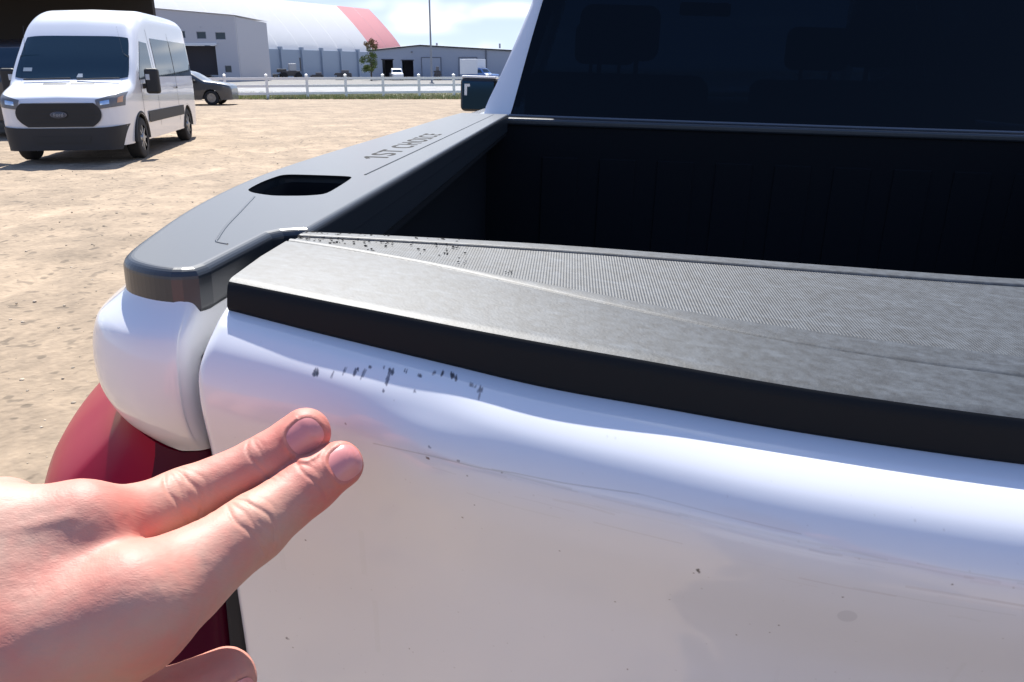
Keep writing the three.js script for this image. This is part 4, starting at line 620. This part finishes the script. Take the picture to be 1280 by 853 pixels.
// pale workshop with three upper windows and a wide dark door
{
  const x0 = -70.3, x1 = -41.3, z = -128, H = 10.8;
  const g = thing('workshop_building', 'pale grey workshop with three small upper windows and a wide dark doorway', 'building', [(x0 + x1) / 2, 0, z]);
  const w = x1 - x0, px = (p) => p - (x0 + x1) / 2, wm = siding(0.50, 0.48, 0.49);
  const sh = new THREE.Shape([[-w / 2, 0], [w / 2, 0], [w / 2, H - 1.5], [-w / 2 + 6, H + 0.4], [-w / 2, H + 0.4]].map(([a, b]) => new THREE.Vector2(a, b)));
  const hole = (a, b, c, d) => { const h = new THREE.Path(); h.moveTo(px(a), c); h.lineTo(px(b), c); h.lineTo(px(b), d); h.lineTo(px(a), d); h.closePath(); sh.holes.push(h); };
  const wins = [[-50.4, -48.9, 6.2, 7.2], [-47.2, -45.8, 6.1, 7.1], [-44.4, -42.9, 6.0, 7.0]], door = [-50.8, -44.6, 0.05, 5.2], small = [-43.5, -42.5, 1.3, 2.3];
  for (const q of [...wins, door, small]) hole(...q);
  part(g, 'wall', [new THREE.ExtrudeGeometry(sh, { depth: 0.4, bevelEnabled: false }).translate(0, 0, -0.4), box(0.4, H - 1.6, 16, w / 2 - 0.2, (H - 1.6) / 2, -8.5), box(0.4, H, 16, -w / 2 + 0.2, H / 2, -8.5), ...rib(w - 1, 0.25, 9, -w / 2 + 0.5, H - 3.2, 0.02)], wm);
  part(g, 'roof', [surf((u, v) => [lerp(-w / 2 - 0.2, w / 2 + 0.2, u), (u < 0.2 ? H + 0.5 : lerp(H + 0.5, H - 1.4, (u - 0.2) / 0.8)), lerp(0.25, -17, v)], 20, 2)], siding(0.7, 0.7, 0.7));
  const fr = std(0.16, 0.18, 0.22, 0.4);
  for (const [a, b2, c, d] of [...wins, small]) { const wi = part(g, 'window', box(b2 - a, d - c, 0.08, px((a + b2) / 2), (c + d) / 2, -0.22), M.vanGlass); part(wi, 'frame', [box(b2 - a, 0.09, 0.1, px((a + b2) / 2), c + 0.04, -0.16), box(b2 - a, 0.09, 0.1, px((a + b2) / 2), d - 0.04, -0.16), box(0.09, d - c - 0.18, 0.1, px(a) + 0.045, (c + d) / 2, -0.16), box(0.09, d - c - 0.18, 0.1, px(b2) - 0.045, (c + d) / 2, -0.16)], fr); }
  const dm = part(g, 'roller_door', box(door[1] - door[0], 4.2, 0.1, px((door[0] + door[1]) / 2), 3.05, -1.4), std(0.035, 0.03, 0.035, 0.7)); part(dm, 'door_header', box(door[1] - door[0] + 0.6, 0.3, 0.3, px((door[0] + door[1]) / 2), 5.36, 0.12), siding(0.75, 0.75, 0.75));
  part(g, 'doorway_floor', box(door[1] - door[0], 0.06, 6, px((door[0] + door[1]) / 2), 0.03, -3.2), M.cladding);
  part(g, 'drainpipe', bar(V(px(-53.2), 0, 0.1), V(px(-53.2), H - 0.6, 0.1), 0.12), std(0.3, 0.3, 0.32, 0.6));
}
// large fabric-roofed warehouse, its far end bay red; it runs away from the lot to the right
{
  const L = 72, n = 12, g = thing('fabric_warehouse', 'huge warehouse with a white pitched roof, grey side wall and red end bay', 'building', [-26, 0, -205], Math.atan2(0.879, 0.477));
  const wm = siding(0.36, 0.41, 0.47), white = phy(0.92, 0.92, 0.92, 1, { transmission: 0.5, thickness: 0 }), red = phy(0.95, 0.38, 0.39, 1, { transmission: 0.5, thickness: 0 }), bay = L / n;   // local x runs from the far end (0) back to the near end (-L)
  part(g, 'side_wall', [box(L, 5.6, 0.5, -L / 2, 2.8, 0), ...Array.from({ length: n + 1 }, (_, k) => box(0.5, 6.1, 0.9, -k * bay, 3.05, 0.25))], wm);
  const arc = (x, v) => { return [x, 5.6 + 10.2 * Math.pow(v, 0.9), -10 * Math.pow(v, 1.12)]; };
  for (let k = 0; k < n; k++) part(g, k < 2 ? 'red_roof_panel' : 'roof_panel', surf((u, v) => arc(-(k + u) * bay + (u < 0.5 ? -0.02 : 0.02), v), 4, 18), k < 2 ? red : white);
  part(g, 'far_roof', surf((u, v) => { const p = arc(-u * L, 1 - v); return [p[0], p[1], -20 - p[2]]; }, 4, 18), white);
  part(g, 'end_wall', [box(0.5, 5.6, 20, -L, 2.8, -10), box(L, 5.6, 0.5, -L / 2, 2.8, -20), new THREE.ShapeGeometry(new THREE.Shape(Array.from({ length: 25 }, (_, k) => { const p = arc(0, k <= 12 ? k / 12 : 2 - k / 12); return new THREE.Vector2(k <= 12 ? p[2] : -20 - p[2], p[1]); }).concat([new THREE.Vector2(-20, 0), new THREE.Vector2(0, 0)]))).rotateY(-Math.PI / 2)], wm);
}
// low grey metal building
{
  const z = -150, x0 = -25.3, x1 = 6, H0 = 5.0, g = thing('metal_building', 'low grey metal building with two dark open doorways and two closed doors', 'building', [(x0 + x1) / 2, 0, z]);
  const c = (x0 + x1) / 2, px = (p) => p - c, wm = siding(0.34, 0.37, 0.43);
  const sh = new THREE.Shape([[px(x0), 0], [px(x1), 0], [px(x1), 4.6], [px(-16.2), 5.8], [px(x0), 4.9]].map(([a, b]) => new THREE.Vector2(a, b)));
  const doors = [[-23.0, -21.1, 0.05, 3.4], [-19.5, -17.5, 0.05, 3.3]];
  for (const [a, b, lo, hi] of doors) { const h = new THREE.Path(); h.moveTo(px(a), lo); h.lineTo(px(b), lo); h.lineTo(px(b), hi); h.lineTo(px(a), hi); h.closePath(); sh.holes.push(h); }
  part(g, 'wall', [new THREE.ExtrudeGeometry(sh, { depth: 0.3, bevelEnabled: false }).translate(0, 0, -0.3), box(0.3, 4.9, 18, px(x0) + 0.15, 2.45, -9.4), box(0.3, 4.6, 18, px(x1) - 0.15, 2.3, -9.4), box(x1 - x0, 4.6, 0.3, 0, 2.3, -18.5)], wm);
  part(g, 'roof', surf((u, v) => { const x = lerp(x0 - 0.3, x1 + 0.3, u); return [px(x), (x < -16.2 ? lerp(4.9, 5.8, (x - x0) / (-16.2 - x0)) : lerp(5.8, 4.6, (x + 16.2) / (x1 + 16.2))) + 0.12, lerp(0.35, -18.8, v)]; }, 40, 2), siding(0.42, 0.42, 0.45));
  part(g, 'fascia', [bar(V(px(x0) - 0.2, 4.92, 0.2), V(px(-16.2), 5.82, 0.2), 0.13), bar(V(px(-16.2), 5.82, 0.2), V(px(x1), 4.62, 0.2), 0.13)], std(0.06, 0.065, 0.075, 0.6));
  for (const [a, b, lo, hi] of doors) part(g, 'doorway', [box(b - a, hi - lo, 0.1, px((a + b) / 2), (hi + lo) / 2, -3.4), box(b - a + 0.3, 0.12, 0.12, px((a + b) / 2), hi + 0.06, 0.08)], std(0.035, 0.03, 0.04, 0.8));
  for (const [a, b] of [[-16.0, -12.6], [-9.4, -6.2]]) { const d = part(g, 'closed_door', box(b - a, 3.7, 0.08, px((a + b) / 2), 1.88, 0.06), siding(0.36, 0.39, 0.45)); part(d, 'door_frame', [box(0.12, 3.8, 0.14, px(a), 1.9, 0.08), box(0.12, 3.8, 0.14, px(b), 1.9, 0.08), box(b - a, 0.12, 0.14, px((a + b) / 2), 3.8, 0.08)], std(0.12, 0.13, 0.16, 0.6)); }
  part(g, 'drainpipe', bar(V(px(-4.6), 0, 0.15), V(px(-4.6), 5.0, 0.15), 0.12), std(0.12, 0.13, 0.16, 0.6));
  part(g, 'wall_light', box(0.3, 0.2, 0.2, px(-17.7), 4.7, 0.1), std(0.12, 0.12, 0.14, 0.6));
  for (const [x, h] of [[-13.5, 0.9], [-2.2, 0.8]]) part(g, 'roof_vent', [cyl(0.18, 0.18, h, px(x), 5.4 + h / 2, -3, 10)], std(0.3, 0.3, 0.32, 0.5));
}
// white three-rail fence
{
  const A = V(-17.9, 0, -45.5), Bp = V(0.5, 0, -53.5), g = thing('rail_fence', 'white three-rail ranch fence between the dirt lot and the road', 'fence', [A.x, 0, A.z]);
  const wm = std(0.80, 0.80, 0.78, 0.5), n = 9, at = (k) => V().lerpVectors(V(), V().subVectors(Bp, A), k / n), ry = Math.atan2(-(Bp.z - A.z), Bp.x - A.x);
  const L = A.distanceTo(Bp) / n, pg = join([rbox(0.14, 1.28, 0.14, 0.01, 0, 0.64, 0), new THREE.ConeGeometry(0.125, 0.09, 4).rotateY(Math.PI / 4).translate(0, 1.335, 0), box(0.17, 0.03, 0.17, 0, 1.282, 0)]), rg = rbox(L - 0.02, 0.14, 0.045, 0.008, 0, 0, 0);
  for (let k = -4; k <= n; k++) { const p = at(k), po = part(g, 'post', pg, wm); po.position.copy(p); po.rotation.y = ry; if (k < n) for (const y of [0.30, 0.70, 1.10]) { const r = part(g, 'rail', rg, wm), a = at(k + 0.5); r.position.set(a.x, y, a.z); r.rotation.y = ry; } }
}
// poles
tag(part(scene, numbered('light_pole'), [bar(V(0, 0, 0), V(0, 17, 0), 0.13, 12, 0.08), cyl(0.3, 0.3, 0.12, 0, 0.06, 0), box(1.4, 0.12, 0.3, 0.5, 17, 0)], std(0.25, 0.26, 0.28, 0.5)), 'tall slim grey light pole in front of the low metal building', 'pole').position.set(-10.3, 0, -108);
tag(part(scene, numbered('utility_pole'), [bar(V(0, 0, 0), V(-0.6, 6.6, 0), 0.16, 10, 0.10), bar(V(-0.75, 6.0, 0), V(-0.35, 6.05, 0), 0.05)], std(0.16, 0.14, 0.13, 0.9)), 'short leaning wooden pole before the warehouse wall', 'pole').position.set(-53.2, 0, -160);
// small tree beside the metal building
{
  const g = thing('tree', 'small green tree at the corner of the low metal building', 'tree', [-23.4, 0, -140]); const R = rng(19);
  part(g, 'trunk', [bar(V(0, 0, 0), V(0.1, 2.6, 0), 0.16, 8, 0.1), bar(V(0.1, 2.2, 0), V(0.8, 4.2, 0.2), 0.07, 6, 0.03), bar(V(0.1, 2.4, 0), V(-0.5, 4.6, -0.1), 0.07, 6, 0.03), bar(V(0.1, 2.6, 0), V(0.2, 6.4, 0), 0.07, 6, 0.02), bar(V(0.1, 2.2, 0), V(1.2, 3.4, 0), 0.05, 6, 0.02)], std(0.09, 0.07, 0.05, 0.9));
  const P = [], C = []; const clumps = []; for (let k = 0; k < 34; k++) { const y = 1.6 + 4.9 * R(), r = (y < 4 ? 1.5 : 0.9) * Math.sqrt(R()), a = R() * 6.28; clumps.push([Math.cos(a) * r + 0.1, y, Math.sin(a) * r, 0.35 + 0.3 * R(), R()]); }
  for (const [cx, cy, cz, cr, tone] of clumps) for (let k = 0; k < 75; k++) { const d = V(R() - 0.5, R() - 0.5, R() - 0.5).normalize().multiplyScalar(cr * Math.cbrt(R())), s = 0.10 + 0.07 * R(), u = V(R() - 0.5, R() - 0.5, R() - 0.5).normalize().multiplyScalar(s), v = V(R() - 0.5, R() - 0.5, R() - 0.5).normalize().multiplyScalar(s * 0.6); const o = V(cx, cy, cz).add(d); for (const q of [o.clone().sub(u), o.clone().add(v), o.clone().add(u), o.clone().sub(u), o.clone().add(u), o.clone().sub(v)]) { P.push(q.x, q.y, q.z); C.push(...(cy > 5.2 ? [0.16 + 0.06 * tone, 0.12, 0.05] : [0.075 + 0.05 * tone, 0.115 + 0.05 * tone, 0.03])); } }
  const cg = new THREE.BufferGeometry(); cg.setAttribute('position', new THREE.Float32BufferAttribute(P, 3)); cg.setAttribute('color', new THREE.Float32BufferAttribute(C, 3)); cg.computeVertexNormals(); part(g, 'crown', cg, std(1, 1, 1, 0.8, { vertexColors: true }));
}
// vehicles and machines standing by the far buildings
function farPickup(label, pos, turn, col, box2) {
  const g = thing('far_vehicle', label, 'vehicle', pos, turn);
  const b = carBody({ len: 5.2, W: table([[0, 0.8], [0.3, 0.95], [5.2, 0.95]]), top: table([[0, 0.95], [0.2, 1.1], [1.4, 1.2], [1.6, 1.35], [2.1, 1.85], [3.2, 1.88], [3.5, 1.25], [5.2, 1.22]]), bottom: (t) => { for (const c of [0.95, 4.2]) { const q = 0.17 - (t - c) * (t - c); if (q > 0) return 0.4 + Math.sqrt(q); } return 0.38; }, radius: () => 0.1, tumble: 0.3, waist: 1.2, nT: 50, nA: 14 });
  part(g, 'body', b.geo, phy(...col, 0.4, { clearcoat: 1 })); part(g, 'windshield', b.front(quadFn([-0.75, 1.36], [0.75, 1.36], [0.65, 1.78], [-0.65, 1.78]), 0.02, 6, 3), M.vanGlass);
  for (const s of [-1, 1]) { part(g, 'door_window', b.side((u, v) => [lerp(lerp(1.7, 2.1, v), 3.1, u), lerp(1.28, 1.72, v)], s, 0.01, 6, 3), M.vanGlass); wheel(g, s * 0.82, 0.4, -0.95, 0.4, 0.24, s); wheel(g, s * 0.82, 0.4, -4.2, 0.4, 0.24, s); }
  if (box2) part(g, 'cargo_box', rbox(2.1, 2.0, 3.0, 0.05, 0, 2.1, -4.0), std(...box2, 0.5));
  part(g, 'underbody', box(1.4, 0.3, 4.8, 0, 0.5, -2.6), M.dark);
}
farPickup('white pickup parked before the dark doorways of the metal building', [-19.3, 0, -143], 0.25, [0.7, 0.7, 0.7]);
farPickup('blue truck with a white cargo box past the grey metal building', [-2.2, 0, -118], 1.0, [0.05, 0.16, 0.42], [0.75, 0.75, 0.75]);
{
  const g = thing('loader', 'dark yard loader with upright exhaust stack in front of the warehouse wall', 'machine', [-41.5, 0, -158], 0.4);
  part(g, 'chassis', [rbox(3.4, 0.9, 1.8, 0.1, 0, 1.1, 0), rbox(1.6, 0.6, 1.5, 0.1, -1.6, 1.6, 0)], std(0.10, 0.09, 0.08, 0.7)); part(g, 'cab', [rbox(1.3, 1.3, 1.5, 0.1, 0.4, 2.2, 0)], std(0.5, 0.5, 0.5, 0.5)); part(g, 'exhaust_stack', bar(V(1.9, 1.5, 0.3), V(1.9, 3.9, 0.3), 0.12), M.dark);
  for (const [x, z] of [[-1.3, 0.9], [1.3, 0.9], [-1.3, -0.9], [1.3, -0.9]]) part(g, 'wheel', new THREE.CylinderGeometry(0.65, 0.65, 0.5, 20).rotateX(Math.PI / 2).translate(x, 0.65, z), M.rubber); part(g, 'bucket', [rbox(0.8, 0.8, 2.0, 0.1, -2.8, 0.6, 0), bar(V(-1, 1.4, 0.6), V(-2.6, 0.8, 0.6), 0.1)], M.dark);
}
{
  const R = rng(3); let k = 0;
  for (const [x, z, w, h, l] of [[-47.5, -160, 2.0, 1.0, 'stack of dark pallets beside the yard loader'], [-36.5, -158, 2.6, 0.9, 'low dark pile of timber right of the yard loader'], [-30.0, -150, 3.2, 1.2, 'dark scrap pile near the small tree'], [-55, -150, 4.2, 0.7, 'low dark row of pipes at the foot of the leaning pole'], [-13.0, -146, 1.2, 1.6, 'small dark machine standing before the closed doors']]) {
    const g = thing(['pallet_stack', 'timber_pile', 'scrap_pile', 'pipe_row', 'yard_machine'][k++], l, 'pile', [x, 0, z], R() * 0.4 - 0.2);
    const ps = []; for (let q = 0; q < 6; q++) ps.push(rbox(w * (0.6 + 0.4 * R()), h / 6 - 0.02, 1.2 * (0.8 + 0.2 * R()), 0.02, (R() - 0.5) * w * 0.2, (q + 0.5) * h / 6, 0, 1)); part(g, 'layers', ps, std(0.08, 0.07, 0.065, 0.9)); part(g, 'top_piece', rbox(w * 0.4, h * 0.4, 0.8, 0.04, w * 0.1, h * 1.2, 0, 1), std(0.16, 0.15, 0.15, 0.8));
  }
}
// a roadside bank of pale earth by the workshop
{
  const g = surf((u, v) => { const x = lerp(-56, -42, u), z = lerp(-96, -104, v), e = Math.sin(u * 3.14) * Math.sin(v * 3.14); return [x, 0.02 + 1.1 * e * (0.7 + 0.5 * fbm(x * 0.6, z * 0.6, 3, 3)), z]; }, 30, 12);
  structure('earth_bank', g, std(0.40, 0.33, 0.24, 0.95));
}
renderer.render(scene, camera);
